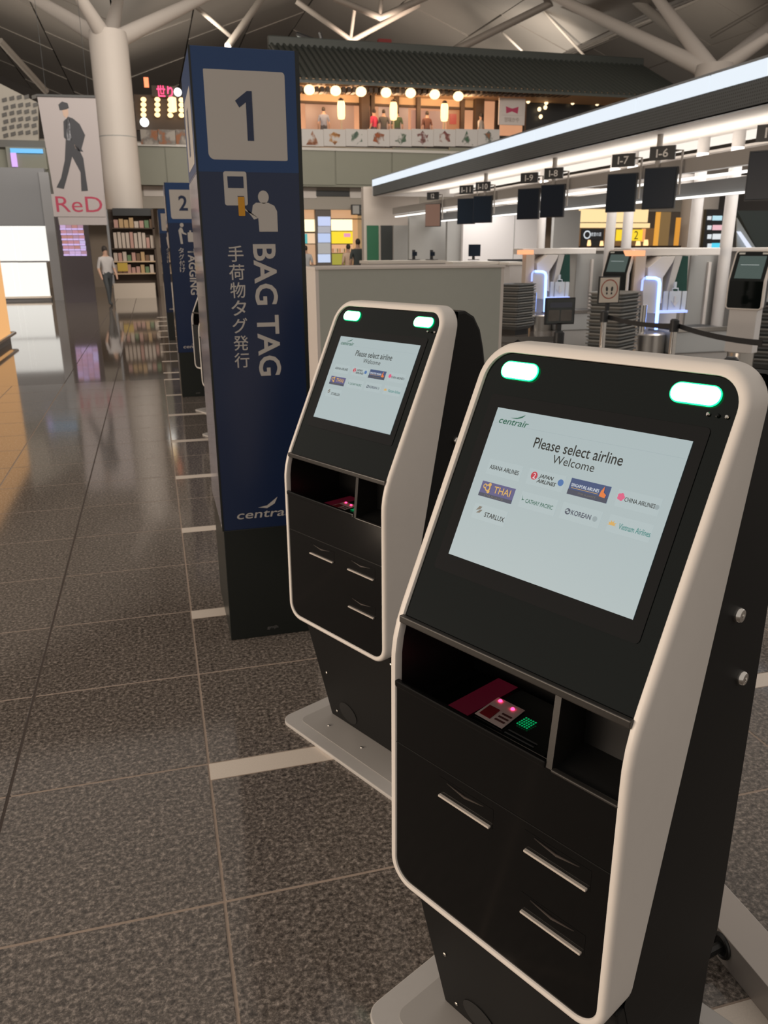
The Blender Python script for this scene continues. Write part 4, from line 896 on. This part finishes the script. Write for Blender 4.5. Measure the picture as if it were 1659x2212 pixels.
for (y0, y1, c_) in ((468, 488, (0.62, 0.70, 1.0)), (489, 503, (0.45, 0.45, 0.50)), (504, 524, (0.55, 0.66, 0.95)), (525, 548, (0.42, 0.40, 0.38)), (549, 567, (0.62, 0.72, 0.95))):
    boxY('video_frame', 687, y0, 714, y1, Ys - 0.37, 0.02, glow('video_%d' % y0, c_, 0.9), vd)
fs = empty('hanging_sign', (0, 0, 0), label='dark hanging direction sign in front of the lit shop', cat='sign')
boxY('sign_box', 760, 442, 804, 464, YB + 0.1, 0.2, M_dark, fs); boxY('sign_symbol', 762, 444, 776, 462, YB + 0.08, 0.02, mat('sign_pale', (0.35, 0.35, 0.34), 0.5), fs); MB().tube([onY(792, 444, YB + 0.2), onY(792, 399, YB + 0.2)], 0.03, 6).build('sign_rod', M_dark, fs)
boxY('sign_lettering', 780, 449, 801, 453, YB + 0.08, 0.02, mat('sign_pale2', (0.25, 0.27, 0.26), 0.5), fs); boxY('sign_lettering', 780, 456, 798, 459, YB + 0.08, 0.02, mat('sign_pale2', (0.25, 0.27, 0.26), 0.5), fs)

# shops glimpsed under the canopy on the right
r2 = empty('lit_cafe', (0, 0, 0), label='amber lit cafe front with yellow board seen beneath the canopy', cat='shop')
Yc = 33.0
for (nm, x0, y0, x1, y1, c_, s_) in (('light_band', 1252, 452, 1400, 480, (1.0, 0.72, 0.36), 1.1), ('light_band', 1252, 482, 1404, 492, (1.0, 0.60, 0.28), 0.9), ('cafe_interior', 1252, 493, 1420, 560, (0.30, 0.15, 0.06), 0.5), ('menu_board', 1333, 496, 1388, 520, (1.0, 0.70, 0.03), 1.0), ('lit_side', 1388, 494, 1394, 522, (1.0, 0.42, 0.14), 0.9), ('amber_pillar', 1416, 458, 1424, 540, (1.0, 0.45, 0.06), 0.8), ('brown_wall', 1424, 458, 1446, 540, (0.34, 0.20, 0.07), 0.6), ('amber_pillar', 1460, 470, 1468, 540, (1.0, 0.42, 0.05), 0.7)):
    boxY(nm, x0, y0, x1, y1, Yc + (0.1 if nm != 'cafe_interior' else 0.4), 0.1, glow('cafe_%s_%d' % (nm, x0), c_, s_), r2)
mb_ = MB().box(-0.5, 0.5, -0.2, 0.2, 0, 0.01).build('board_print', glow('cafe_print', (1.0, 0.70, 0.03), 1.0), r2, loc=onY(1360, 508, Yc + 0.06)); mb_.rotation_euler = (PI / 2, 0, 0)
text('board_text', '2', M_timber, mb_, 0.32, 0.0, 0.20, 0.34, 0.012); text('board_text', '年中無休', M_timber, mb_, -0.15, 0.0, 0.5, 0.14, 0.012)
cs = boxY('cafe_sign', 1256, 494, 1304, 532, Yc - 0.35, 0.08, M_dark); tag(cs, 'dark cafe sign with white lettering beneath the canopy', 'sign')
e = MB().box(-0.4, 0.4, -0.2, 0.2, 0, 0.01).build('sign_sheet', M_dark, cs, loc=onY(1280, 507, Yc - 0.36)); e.rotation_euler = (PI / 2, 0, 0)
text('sign_text', '食堂の店', M_pale, e, 0.16, 0.02, 0.5, 0.16, 0.012); ring = slab('sign_emblem', [ellipse(-0.26, 0.0, 0.17, 0.17)], M_pale, e, 0.011, 0.002); slab('sign_emblem', [ellipse(-0.26, 0.0, 0.12, 0.12)], M_dark, e, 0.014, 0.002)
for i, (px, py) in enumerate(((1271, 528), (1298, 530), (1312, 529), (1378, 530), (1395, 527))):
    q = onY(px, py, Yc - 0.3); o = MB().lathe([(0.09, -0.18), (0.11, 0.0), (0.08, 0.18)], 10).build('table_lamp', glow('table_lamp_glow', (1.0, 0.62, 0.28), 1.6), loc=q, smooth=True)
    tag(o, ORD[i] + ' small glowing cafe lamp from the grey door wall', 'lamp', 'small lamps along the cafe counter')
cbar = boxY('cafe_counter', 1252, 531, 1470, 560, Yc - 0.5, 0.4, M_timber, zmin=0); tag(cbar, 'dark cafe counter under the small lamps', 'counter')
ib = empty('direction_board', (0, 0, 0), label='black direction board with white and blue arrows beneath the canopy', cat='sign')
boxY('board', 1522, 452, 1562, 545, 30.0, 0.2, M_dark, ib)
for i, (y0, y1, c_) in enumerate(((466, 476, (0.55, 0.85, 0.95)), (486, 497, (0.95, 0.55, 0.6)), (505, 517, (0.85, 0.88, 0.9)), (525, 536, (0.10, 0.75, 1.0)))):
    bb = boxY('board_line', 1538 if i == 3 else 1540, y0, 1560, y1, 29.97, 0.03, glow('board_line_%d' % i, c_, 0.9), ib)
    boxY('arrow_symbol', 1529, y0 + 1, 1537, y1 - 1, 29.97, 0.03, M_pale, ib)
boxY('side_post', 1508, 445, 1514, 545, 29.9, 0.2, mat('timber_post_brown', (0.10, 0.06, 0.03), 0.5), ib, zmin=0)
es = empty('escalator', (0, 0, 0), label='glass sided escalator descending at the picture edge', cat='escalator')
polyY('glass_side', [(1592, 470), (1640, 548), (1592, 548)], 30.5, 0.05, mat('escalator_panel', (0.45, 0.50, 0.52), 0.2), es)
polyY('handrail', [(1594, 500), (1600, 500), (1634, 548), (1625, 548)], 30.3, 0.1, glow('handrail_light', (0.8, 0.85, 1.0), 1.0), es)
polyY('soffit', [(1592, 455), (1668, 455), (1668, 548), (1640, 548)], 30.9, 0.3, mat('escalator_dark', (0.05, 0.07, 0.07), 0.3), es)

# ------------------------------------------------------------------ left side: light boxes, banner, directory, column kiosk
M_lbox = glow('light_box_white', (1.0, 0.97, 0.90), 1.05)
M_lbor = glow('light_box_orange', (1.0, 0.52, 0.20), 0.85)
M_metal = mat('pavilion_metal', (0.30, 0.31, 0.33), 0.4, metal=0.4)
pv = empty('light_box_pavilion', (0, 0, 0), label='pavilion wall of glowing white light boxes left of the directory screen', cat='pavilion')
YL = 30.0
boxY('upper_cladding', -60, 362, 102, 486, YL, 0.5, mat('pavilion_cladding', (0.26, 0.27, 0.29), 0.45, noise=0.05, nscale=1), pv)
boxY('corner_column', 100, 372, 121, 640, YL - 0.05, 0.4, M_metal, pv, zmin=0)
for (x0, x1) in ((-60, 30), (31, 42), (43, 104)):
    for (y0, y1) in ((488, 564), (567, 642)):
        boxY('light_box', x0, y0, x1, y1, YL + 0.02, 0.1, M_lbox, pv)
boxY('frame_bar', -60, 564, 104, 567, YL, 0.12, M_metal, pv); boxY('frame_bar', -60, 641, 112, 645, YL - 0.05, 0.2, M_steel, pv); boxY('plinth', -60, 645, 112, 660, YL + 0.05, 0.3, M_metal, pv, zmin=0)
q0, q1 = onY(121, 560, YL), onY(140, 560, YL)
zt_, zb_ = onY(121, 487, YL).z, onY(121, 640, YL).z
for k_ in range(2):
    MB().box(q0.x + 0.02, q0.x + 0.06, YL + 0.1 + k_ * 2.1, YL + 2.1 + k_ * 2.1, zb_, (zt_ + zb_) / 2 - 0.03).build('side_light_box', M_lbor, pv)
    MB().box(q0.x + 0.02, q0.x + 0.06, YL + 0.1 + k_ * 2.1, YL + 2.1 + k_ * 2.1, (zt_ + zb_) / 2 + 0.03, zt_).build('side_light_box', M_lbor, pv)
MB().box(q0.x - 0.05, q0.x + 0.02, YL, YL + 4.3, 0, onY(100, 372, YL).z).build('side_wall', M_metal, pv)
pv2 = empty('light_box_pavilion', (0, 0, 0), label='nearer pavilion corner with orange light box at the left picture edge', cat='pavilion')
XL = onZ(22, 742, 0.0).x
YN2 = 16.5
a0 = onX(20, 640, XL).y
MB().box(XL - 1.6, XL - 0.02, YN2 - 4, YN2, 0.0, 0.12).build('plinth', M_metal, pv2)
MB().box(XL - 1.6, XL, YN2 - 4, YN2 - 0.05, 0.14, 2.40).build('light_box', M_lbor, pv2); MB().tube([(XL + 0.06, YN2 - 4, 0.16), (XL + 0.06, YN2 + 0.04, 0.16), (XL - 1.6, YN2 + 0.04, 0.16)], 0.03, 8).build('kick_rail', M_steel, pv2, smooth=True)
MB().box(XL - 1.62, XL + 0.01, YN2 - 4.02, YN2, 2.40, 2.50).build('cap', M_metal, pv2)
bn = empty('hanging_banner', (0, 0, 0), label='tall hanging poster of a striding figure in a dark suit', cat='banner')
YBn = 26.0
M_bn = mat('banner_fabric', (0.33, 0.30, 0.305), 0.7)
polyY('banner_cloth', [(80, 207), (206, 210), (232, 486), (128, 486)], YBn, 0.03, M_bn, bn)
for bx_ in (100, 190):
    q = onY(bx_, 206, YBn); MB().tube([q, (q.x, q.y, 12.6)], 0.006, 6).build('cord', M_dark, bn)
polyY('banner_bar', [(78, 203), (205, 206), (206, 211), (79, 208)], YBn - 0.03, 0.08, M_dark, bn)
def bnp(name, pts, m): return polyY(name, pts, YBn - 0.006, 0.006, m, bn)
M_suit = mat('print_suit', (0.035, 0.037, 0.045), 0.7)
bnp('printed_jacket', [(147, 252), (158, 256), (172, 268), (184, 292), (176, 322), (180, 328), (168, 326), (160, 312), (146, 306), (138, 296), (137, 262)], M_suit)
bnp('printed_trousers', [(142, 302), (168, 316), (180, 342), (186, 385), (190, 412), (176, 413), (174, 372), (156, 338), (148, 372), (138, 408), (122, 405), (132, 384), (140, 346)], M_suit)
bnp('printed_shirt', [(142, 254), (150, 258), (152, 288), (156, 304), (146, 303), (143, 280)], mat('print_shirt', (0.50, 0.52, 0.58), 0.7))
bnp('printed_head', [(134, 236), (146, 232), (148, 246), (144, 256), (137, 250)], mat('print_skin', (0.42, 0.30, 0.24), 0.7))
bnp('printed_hair', [(126, 226), (134, 219), (146, 223), (149, 233), (144, 236), (134, 238), (129, 238)], M_suit)
bnp('printed_hand', [(160, 312), (168, 314), (170, 321), (163, 321)], mat('print_skin', (0.42, 0.30, 0.24), 0.7))
e = MB().box(-0.7, 0.7, -0.3, 0.3, 0, 0.004).build('lettering_strip', M_bn, bn, loc=onY(170, 444, YBn - 0.012)); e.rotation_euler = (PI / 2, 0, 0)
text('banner_text', 'ReD', mat('print_crimson', (0.32, 0.03, 0.07), 0.6), e, 0.02, 0.03, 1.25, 0.42, 0.006)
dr = empty('directory_screen', (0, 0, 0), label='purple tinted directory screen with a grid of shop pictures', cat='screen')
YD = 28.5
boxY('casing', 124, 452, 192, 566, YD, 0.25, mat('directory_casing', (0.06, 0.05, 0.06), 0.4), dr, zmin=0)
boxY('header', 127, 460, 181, 472, YD - 0.01, 0.012, M_dark, dr)
hd_ = MB().box(-0.3, 0.3, -0.06, 0.06, 0, 0.004).build('header_strip', M_dark, dr, loc=onY(154, 466, YD - 0.016)); hd_.rotation_euler = (PI / 2, 0, 0)
text('header_text', 'スカイタウン 店舗案内', M_pale, hd_, 0.0, 0.022, 0.52, 0.06, 0.006); text('header_text', 'Restaurants & Shops', M_pale, hd_, -0.06, -0.04, 0.38, 0.035, 0.006)
for r_ in range(7):
    for c_ in range(4):
        x0 = 128 + r_ * 1.6 + c_ * 12.6; y0 = 475 + r_ * 11.2
        cc = random.choice([(0.62, 0.42, 0.68), (0.55, 0.25, 0.30), (0.45, 0.25, 0.33), (0.60, 0.50, 0.80), (0.50, 0.22, 0.20)])
        boxY('shop_picture', x0, y0, x0 + 12, y0 + 6.4, YD - 0.01, 0.012, glow('shop_pic_%.2f_%.2f' % (cc[0], cc[2]), cc, 0.9), dr)
        boxY('shop_caption', x0, y0 + 6.7, x0 + 12, y0 + 10.4, YD - 0.01, 0.012, glow('shop_caption', (0.68, 0.50, 0.88), 0.95), dr)

# column with tree-like branches
M_col = mat('column_paint', (0.56, 0.51, 0.47), 0.55, noise=0.02, nscale=1)
def column(cx, cy, r, z1, br_, name, label):
    t = empty(name, (cx, cy, 0), label=label, cat='column', kind='structure')
    MB().lathe([(r * 1.0, 0), (r, z1 - 0.3), (r * 0.95, z1)], 28).build('shaft', M_col, t, smooth=True)
    MB().lathe([(r * 1.006, 0), (r * 1.006, 0.03)], 28).build('joint_ring', M_wallg, t, loc=(0, 0, z1 * 0.62))
    for e_ in br_:
        v = Vector(e_) - Vector((cx, cy, 0))
        MB().tube([(0, 0, z1 - 0.35), tuple(Vector((0, 0, z1 - 0.35)).lerp(v, 0.5)), tuple(v)], [r * 0.46, r * 0.36, r * 0.26], 14).build('branch', M_col, t, smooth=True)
    return t
cA = onY(245, 60, 31.5)
column(-0.69, 31.5, 0.62, 8.45, [onY(40, -25, 36), onY(490, -30, 37), onY(262, -30, 40), onY(150, -40, 30)], 'column_tree', 'round white column with branching arms behind the hanging banner')
column(24.4, 34.0, 0.80, 9.1, [onY(1190, -12, 42), onY(1400, -30, 38), onY(1680, 40, 38), onY(1660, 80, 33)], 'column_tree', 'round white column with branching arms above the light fascia')
# product display wrapped around the column foot
dp = empty('product_display', (0, 0, 0), label='dark shelf display of small goods around the column foot', cat='display')
YP_ = 30.6
boxY('back_panel', 240, 452, 336, 640, YP_ + 0.25, 0.1, M_timber, dp, zmin=0)
boxY('header_board', 243, 450, 330, 466, YP_ - 0.05, 0.4, M_dark, dp)
for y_ in (492, 536, 564, 590, 618): boxY('shelf', 242, y_, 336, y_ + 2.5, YP_ - 0.1, 0.38, M_plaster if y_ > 560 else M_timber, dp)
boxY('side_panel', 236, 452, 241, 642, YP_ - 0.1, 0.45, M_metal, dp, zmin=0); boxY('side_panel', 334, 452, 339, 642, YP_ - 0.1, 0.45, M_timber, dp, zmin=0)
boxY('lower_drawer', 246, 612, 336, 638, YP_ - 0.25, 0.3, mat('display_cream', (0.52, 0.45, 0.38), 0.6), dp, zmin=0)
gp_ = [mat('goods_' + n_, c_, 0.5) for n_, c_ in (('cream', (0.5, 0.42, 0.36)), ('rose', (0.45, 0.26, 0.22)), ('tan', (0.45, 0.30, 0.15)), ('green', (0.12, 0.20, 0.10)), ('brown', (0.16, 0.09, 0.05)))]
gi = 0
GN = {0: 'cream', 1: 'rose', 2: 'tan', 3: 'green', 4: 'brown'}
for (y_, hh, n_) in ((492, 22, 8), (536, 36, 10), (564, 20, 9), (590, 20, 9)):
    for i in range(n_):
        x0 = 246 + i * 88 / n_; h_ = hh * random.uniform(0.6, 1.0); gk = random.randrange(5) if y_ != 536 else random.choice((0, 0, 1))
        o = boxY('boxed_product', x0, y_ - h_, x0 + 88 / n_ - 2, y_, YP_ + 0.0, 0.15, gp_[gk]); lv = {492: 'top', 536: 'second', 564: 'third', 590: 'lowest'}[y_]
        tag(o, GN[gk] + ' boxed product on the ' + lv + ' shelf of the column display', 'product', 'boxed products on the column display')
yb = boxY('price_board', 254, 568, 276, 586, YP_ - 0.12, 0.03, mat('price_yellow', (0.50, 0.34, 0.05), 0.5)); tag(yb, 'yellow price board on the column display', 'sign')

# glowing signs and lantern columns left of the pillar
lf = empty('lantern_facade', (0, 0, 0), label='dark restaurant facade with columns of glowing lanterns left of the pillar', cat='building')
boxY('facade', 292, 206, 400, 282, YB + 0.8, 0.3, M_timber, lf)
for px in (310, 340, 368, 392):
    for k_ in range(4):
        q = onY(px, 214 + k_ * 11 + (px % 3), YB + 0.5); MB().lathe(sphere_prof(0.11, 0.8), 10, tuple(q)).build('lantern', M_lant2, lf, smooth=True)
q = onY(373, 226, YB + 0.3); MB().lathe([(0.02, -0.28), (0.14, -0.24), (0.15, 0.24), (0.02, 0.28)], 12, tuple(q)).build('long_lantern', M_lant2, lf, smooth=True)
ns = MB().box(-0.5, 0.5, -0.2, 0.2, 0, 0.04).build('neon_sign', M_timber, loc=onY(356, 198, YB + 0.6)); ns.rotation_euler = (PI / 2, 0, 0); tag(ns, 'red neon lettering sign above the lantern facade', 'sign')
text('neon_text', '世り', glow('neon_red', (1.0, 0.03, 0.16), 2.2), ns, 0, 0, 0.62, 0.42, 0.05, bold=0.02)
for i, (px, py, rr, lb) in enumerate(((384, 199, 0.15, 'white globe lamp right of the red neon sign'), (312, 264, 0.17, 'white globe lamp below the lantern columns beside the column'))):
    q = onY(px, py, YB + 0.4); o = MB().lathe(sphere_prof(rr), 14).build('globe_lamp', glow('globe_white', (0.95, 1.0, 1.0), 3.0), loc=q, smooth=True); tag(o, lb, 'lamp', 'white globe lamps')
oo = boxY('tube_sign', 311, 167, 321, 188, YB + 0.6, 0.1, glow('tube_orange', (1.0, 0.22, 0.08), 1.8)); tag(oo, 'short upright orange neon tube above the lantern facade', 'sign')
# frame sign far left with blue-pink light edge
lsn = empty('light_frame_sign', (0, 0, 0), label='square light frame with blue and pink edges at the left picture edge', cat='sign')
boxY('frame_top', 22, 321, 92, 330, 32.88, 0.1, glow('frame_blue', (0.15, 0.55, 1.0), 1.0), lsn); boxY('frame_side', 24, 330, 36, 360, 32.88, 0.1, glow('frame_pink', (0.75, 0.45, 1.0), 1.0), lsn); boxY('frame_panel', 15, 318, 100, 365, 32.98, 0.25, M_bal, lsn)

# ------------------------------------------------------------------ ceiling: folded metal panels and white trusses
M_ceil = mat('ceiling_metal', (0.30, 0.275, 0.25), 0.32, metal=0.35, noise=0.12, nscale=0.25)
ce = empty('ceiling', (0, 0, 0), kind='structure', label='folded grey metal ceiling panels high above the hall')
X0c, HALF, ZV, ZR = -0.7, 12.55, 12.4, 17.2
def zc_(x):
    u = abs(((x - X0c) / HALF) % 2); u = u if u <= 1 else 2 - u
    return ZV + (ZR - ZV) * u
cell_x, cell_y = HALF / 3, 5.0
pan = {}
for s_ in (1, -1):
    dz = (ZR - ZV) / 3 * s_
    g_ = 0.04
    pan[s_] = MB().prism([(g_, g_, dz * g_ / cell_x), (cell_x - g_, g_, dz * (1 - g_ / cell_x)), (cell_x - g_, cell_y - g_, dz * (1 - g_ / cell_x)), (g_, cell_y - g_, dz * g_ / cell_x)], (0, 0, 0.08)).mesh('panel', M_ceil)
ix = 0
for i in range(-7, 15):
    x = X0c + i * cell_x; s_ = 1 if (i // 3) % 2 == 0 else -1
    for j in range(11):
        y = 33 + j * cell_y
        link('panel', pan[s_], ce, (x, y, zc_(x) + 0.03 * ((i + j) % 2)))
MB().box(-45, 75, 33, 90, 19.0, 19.2).build('roof_deck', M_dark, ce)
wf = MB().box(-45, 75, 88, 88.4, 0, 19.1).build('wall_far', mat('far_wall_dark', (0.10, 0.09, 0.085), 0.7)); tag(wf, kind='structure', label='dark far end wall of the hall')
M_tr = mat('truss_white', (0.34, 0.31, 0.28), 0.5)
def truss(pts, r, label):
    for_ = MB().tube(pts, r, 10); o = for_.build('roof_truss', M_tr, smooth=True); return tag(o, label, 'beam', 'white tubular roof trusses')
TL_ = 'white tubular roof truss running '
truss([onY(0, 88, 38), onY(100, 198, 40)], 0.13, TL_ + 'down towards the hanging banner')
truss([onY(492, 100, 42), onY(570, -10, 45)], 0.16, TL_ + 'up from the top of the number 1 pillar')
truss([onY(400, -5, 40), onY(505, 84, 44)], 0.10, TL_ + 'down behind the number 1 pillar top, thin one')
truss([onY(640, 2, 46), onY(760, 88, 46), onY(905, 10, 46)], 0.14, TL_ + 'in a shallow V behind the tiled roof')
truss([onY(720, -5, 44), onY(822, 38, 44), onY(925, -8, 44)], 0.16, TL_ + 'in a V at the upper picture edge')
truss([onY(757, 86, 46), onY(766, 18, 46)], 0.09, TL_ + 'upright from the lower V')
truss([onY(820, 38, 44), onY(824, -8, 44)], 0.10, TL_ + 'upright from the upper V')
truss([onY(900, 150, 46), onY(1200, 2, 44), onY(1520, 135, 38)], 0.20, TL_ + 'as the wide inverted V left of the right column')
truss([onY(1360, -10, 40), onY(1530, 128, 36)], 0.22, TL_ + 'steeply down to the right column')
truss([onY(1659, 8, 40), onY(1535, 80, 42)], 0.10, TL_ + 'thin above the light fascia at the right edge')
truss([onY(1085, 70, 46), onY(1150, 132, 46)], 0.07, TL_ + 'thin down towards the tiled roof')
truss([onY(1172, 22, 45), onY(1280, 140, 46)], 0.07, TL_ + 'thin down beside the inverted V')
# skylight lattice and the louvred window field
sk = empty('window_skylight', (0, 0, 0), kind='structure', label='small bright lattice window above the tiled roof')
for i, (x0, y0, x1, y1) in enumerate(((640, 74, 662, 90), (664, 80, 690, 100), (676, 96, 704, 114), (694, 86, 716, 104), (714, 92, 752, 112))):
    polyY('pane', [(x0, y0), (x1, y0 + 8), (x1 + 4, y1), (x0 + 6, y1 - 6)], 47.0, 0.05, glow('skylight_pane', (0.62, 0.62, 0.52), 0.6), sk)
for (a_, b_) in (((640, 72), (760, 118)), ((690, 70), (705, 116)), ((660, 96), (745, 100))):
    MB().tube([onY(*a_, 46.8), onY(*b_, 46.8)], 0.10, 6).build('glazing_bar', M_dark, sk)
lw_ = empty('window_louvres', (0, 0, 0), kind='structure', label='pale wall with rows of small dark windows at the left edge')
polyY('wall_field', [(-60, 150), (82, 222), (84, 330), (-60, 330)], 34.0, 0.2, mat('pale_wall', (0.46, 0.43, 0.38), 0.6), lw_)
for r_ in range(7):
    for c_ in range(5):
        x_ = 4 + c_ * 16 + (r_ % 2) * 3; y_ = 196 + r_ * 15 - c_ * 4 + c_ * c_ * 0.6 + (22 if r_ > 0 else 20)
        if x_ < 78 and y_ < 300: polyY('small_window', [(x_, y_ - 3), (x_ + 10, y_ - 6), (x_ + 11, y_ + 2), (x_ + 1, y_ + 5)], 33.96, 0.04, mat('small_window_dark', (0.09, 0.085, 0.08), 0.4), lw_)
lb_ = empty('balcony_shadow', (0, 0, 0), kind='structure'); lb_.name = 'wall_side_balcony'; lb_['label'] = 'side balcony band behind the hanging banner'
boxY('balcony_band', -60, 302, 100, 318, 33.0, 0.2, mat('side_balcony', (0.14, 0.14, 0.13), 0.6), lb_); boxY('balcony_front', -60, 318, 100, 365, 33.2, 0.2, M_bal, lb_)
fr_ = boxY('red_mascot_lamp', 818, 84, 846, 116, 40.5, 0.3, mat('red_ornament', (0.20, 0.02, 0.02), 0.6)); fr_.name = 'roof_ornament'; tag(fr_, 'dim red ornament on top of the tiled roof', 'ornament')

# ------------------------------------------------------------------ people (far away)
def person(loc, rz, h, top, legs, label, skin=(0.42, 0.26, 0.19), hair=(0.02, 0.015, 0.012), step=0.06, arm=0.08, group=None):
    s = h / 1.75
    J = {'pel': (0, 0, .95), 'waist': (0, 0, 1.08), 'chest': (0, -.01, 1.30), 'neck': (0, 0, 1.46), 'head0': (0, -.01, 1.56), 'head1': (0, -.01, 1.68)}
    R = {'pel': (.15, .11), 'waist': (.135, .10), 'chest': (.17, .115), 'neck': (.055, .055), 'head0': (.072, .085), 'head1': (.068, .08)}
    E = [('pel', 'waist'), ('waist', 'chest'), ('chest', 'neck'), ('neck', 'head0'), ('head0', 'head1')]
    for sd, sx in (('l', -1), ('r', 1)):
        J['hip' + sd] = (sx * .09, 0, .90); J['knee' + sd] = (sx * .10, sx * step * .6 - .02, .50); J['ank' + sd] = (sx * .10, sx * step + .03, .09); J['toe' + sd] = (sx * .11, sx * step - .13, .035)
        J['sho' + sd] = (sx * .19, 0, 1.38); J['elb' + sd] = (sx * (.25), .03, 1.10); J['wri' + sd] = (sx * (.25), -arm, .86); J['han' + sd] = (sx * .24, -arm - .03, .76)
        R['hip' + sd] = (.09, .095); R['knee' + sd] = (.06, .06); R['ank' + sd] = (.042, .045); R['toe' + sd] = (.04, .03); R['sho' + sd] = (.065, .065); R['elb' + sd] = (.047, .047); R['wri' + sd] = (.033, .033); R['han' + sd] = (.035, .028)
        E += [('pel', 'hip' + sd), ('hip' + sd, 'knee' + sd), ('knee' + sd, 'ank' + sd), ('ank' + sd, 'toe' + sd), ('chest', 'sho' + sd), ('sho' + sd, 'elb' + sd), ('elb' + sd, 'wri' + sd), ('wri' + sd, 'han' + sd)]
    names = list(J); idx = {n_: i for i, n_ in enumerate(names)}
    me = bpy.data.meshes.new('person'); me.from_pydata([tuple(c_ * s for c_ in J[n_]) for n_ in names], [(idx[a_], idx[b_]) for a_, b_ in E], [])
    o = bpy.data.objects.new('person_rig', me); COL.objects.link(o)
    md = o.modifiers.new('skin', 'SKIN'); md.use_smooth_shade = True
    for i, n_ in enumerate(names): me.skin_vertices[0].data[i].radius = tuple(r_ * s for r_ in R[n_]); me.skin_vertices[0].data[i].use_root = n_ == 'pel'
    o.modifiers.new('sub', 'SUBSURF').levels = 1
    bpy.context.view_layer.update()
    m2 = bpy.data.meshes.new_from_object(o.evaluated_get(bpy.context.evaluated_depsgraph_get())); bpy.data.objects.remove(o)
    m2.materials.clear()
    for nm_, c_ in (('cloth_top', top), ('cloth_legs', legs), ('skin', skin), ('shoes', (0.03, 0.03, 0.03))): m2.materials.append(mat('%s_%.2f_%.2f_%.2f' % ((nm_,) + c_), c_, 0.8))
    for p in m2.polygons:
        z = p.center.z / s; x = abs(p.center.x) / s
        p.material_index = 2 if (z > 1.45 or (x > .2 and z < 1.12 and z > .70)) else (0 if z > .97 else (3 if z < .08 else 1)); p.use_smooth = True
    P = link('person', m2, None, loc); P.rotation_euler = (0, 0, rz); tag(P, label, 'person', group)
    hb_ = MB(); hb_.lathe([(0.001, .115), (.05, .105), (.082, .07), (.094, .02), (.090, -.03), (.075, -.06)], 12); 
    ho = hb_.build('hair', mat('hair_%.2f' % hair[0], hair, 0.7), P, loc=(0, .012 * s, 1.645 * s), smooth=True); ho.scale = (s * .85, s, s)
    # face: nose and eyes
    MB().add([(-.012 * s, -.092 * s, 1.60 * s), (.012 * s, -.092 * s, 1.60 * s), (0, -.115 * s, 1.605 * s), (0, -.092 * s, 1.645 * s)], [(0, 1, 2), (0, 2, 3), (1, 3, 2), (0, 3, 1)]).build('nose', m2.materials[2], P)
    for sx in (-.028, .028): MB().lathe(sphere_prof(.009 * s), 6, (sx * s, -.088 * s, 1.635 * s)).build('eye', M_dark, P)
    return P
q = onY(773, 535, 29.0); person((q.x, 29.0, 0), PI, 1.93, (0.035, 0.045, 0.045), (0.05, 0.05, 0.05), 'standing person in a dark T-shirt facing the lit shop')
q = onY(752, 535, 31.0); person((q.x, 31.0, 0), PI + 0.3, 1.76, (0.55, 0.40, 0.30), (0.45, 0.35, 0.28), 'person in pale clothes left of the dark T-shirt person')
q = onY(660, 535, 31.5); person((q.x, 31.5, 0), PI - 0.3, 1.72, (0.35, 0.35, 0.36), (0.08, 0.08, 0.09), 'person in grey at the shop shelf beside the number 1 pillar')
q = onY(228, 560, 26.5); person((q.x, 26.5, 0), 0.5, 1.72, (0.40, 0.38, 0.38), (0.04, 0.045, 0.05), 'walking person in a light grey top left of the column display', step=0.22, arm=0.12)
zf = onY(620, 314, YB).z
for (px, c_, lb) in ((808, (0.45, 0.03, 0.08), 'balcony guest in red beside the timber pillar'), (858, (0.03, 0.06, 0.03), 'balcony guest in dark green under the second long lantern'), (829, (0.05, 0.05, 0.05), 'balcony guest in black left of the dark green guest'), (922, (0.10, 0.04, 0.03), 'balcony guest in brown between the paper screens'), (1038, (0.50, 0.46, 0.42), 'balcony guest in white beside the thick timber pillar'), (700, (0.16, 0.18, 0.24), 'balcony guest in blue grey behind the first banners')):
    q = onY(px, 285, YB + 0.9); person((q.x, YB + 0.9, zf), random.uniform(2.2, 4.0), 1.62, c_, (0.05, 0.05, 0.06), lb, group='guests on the restaurant balcony')
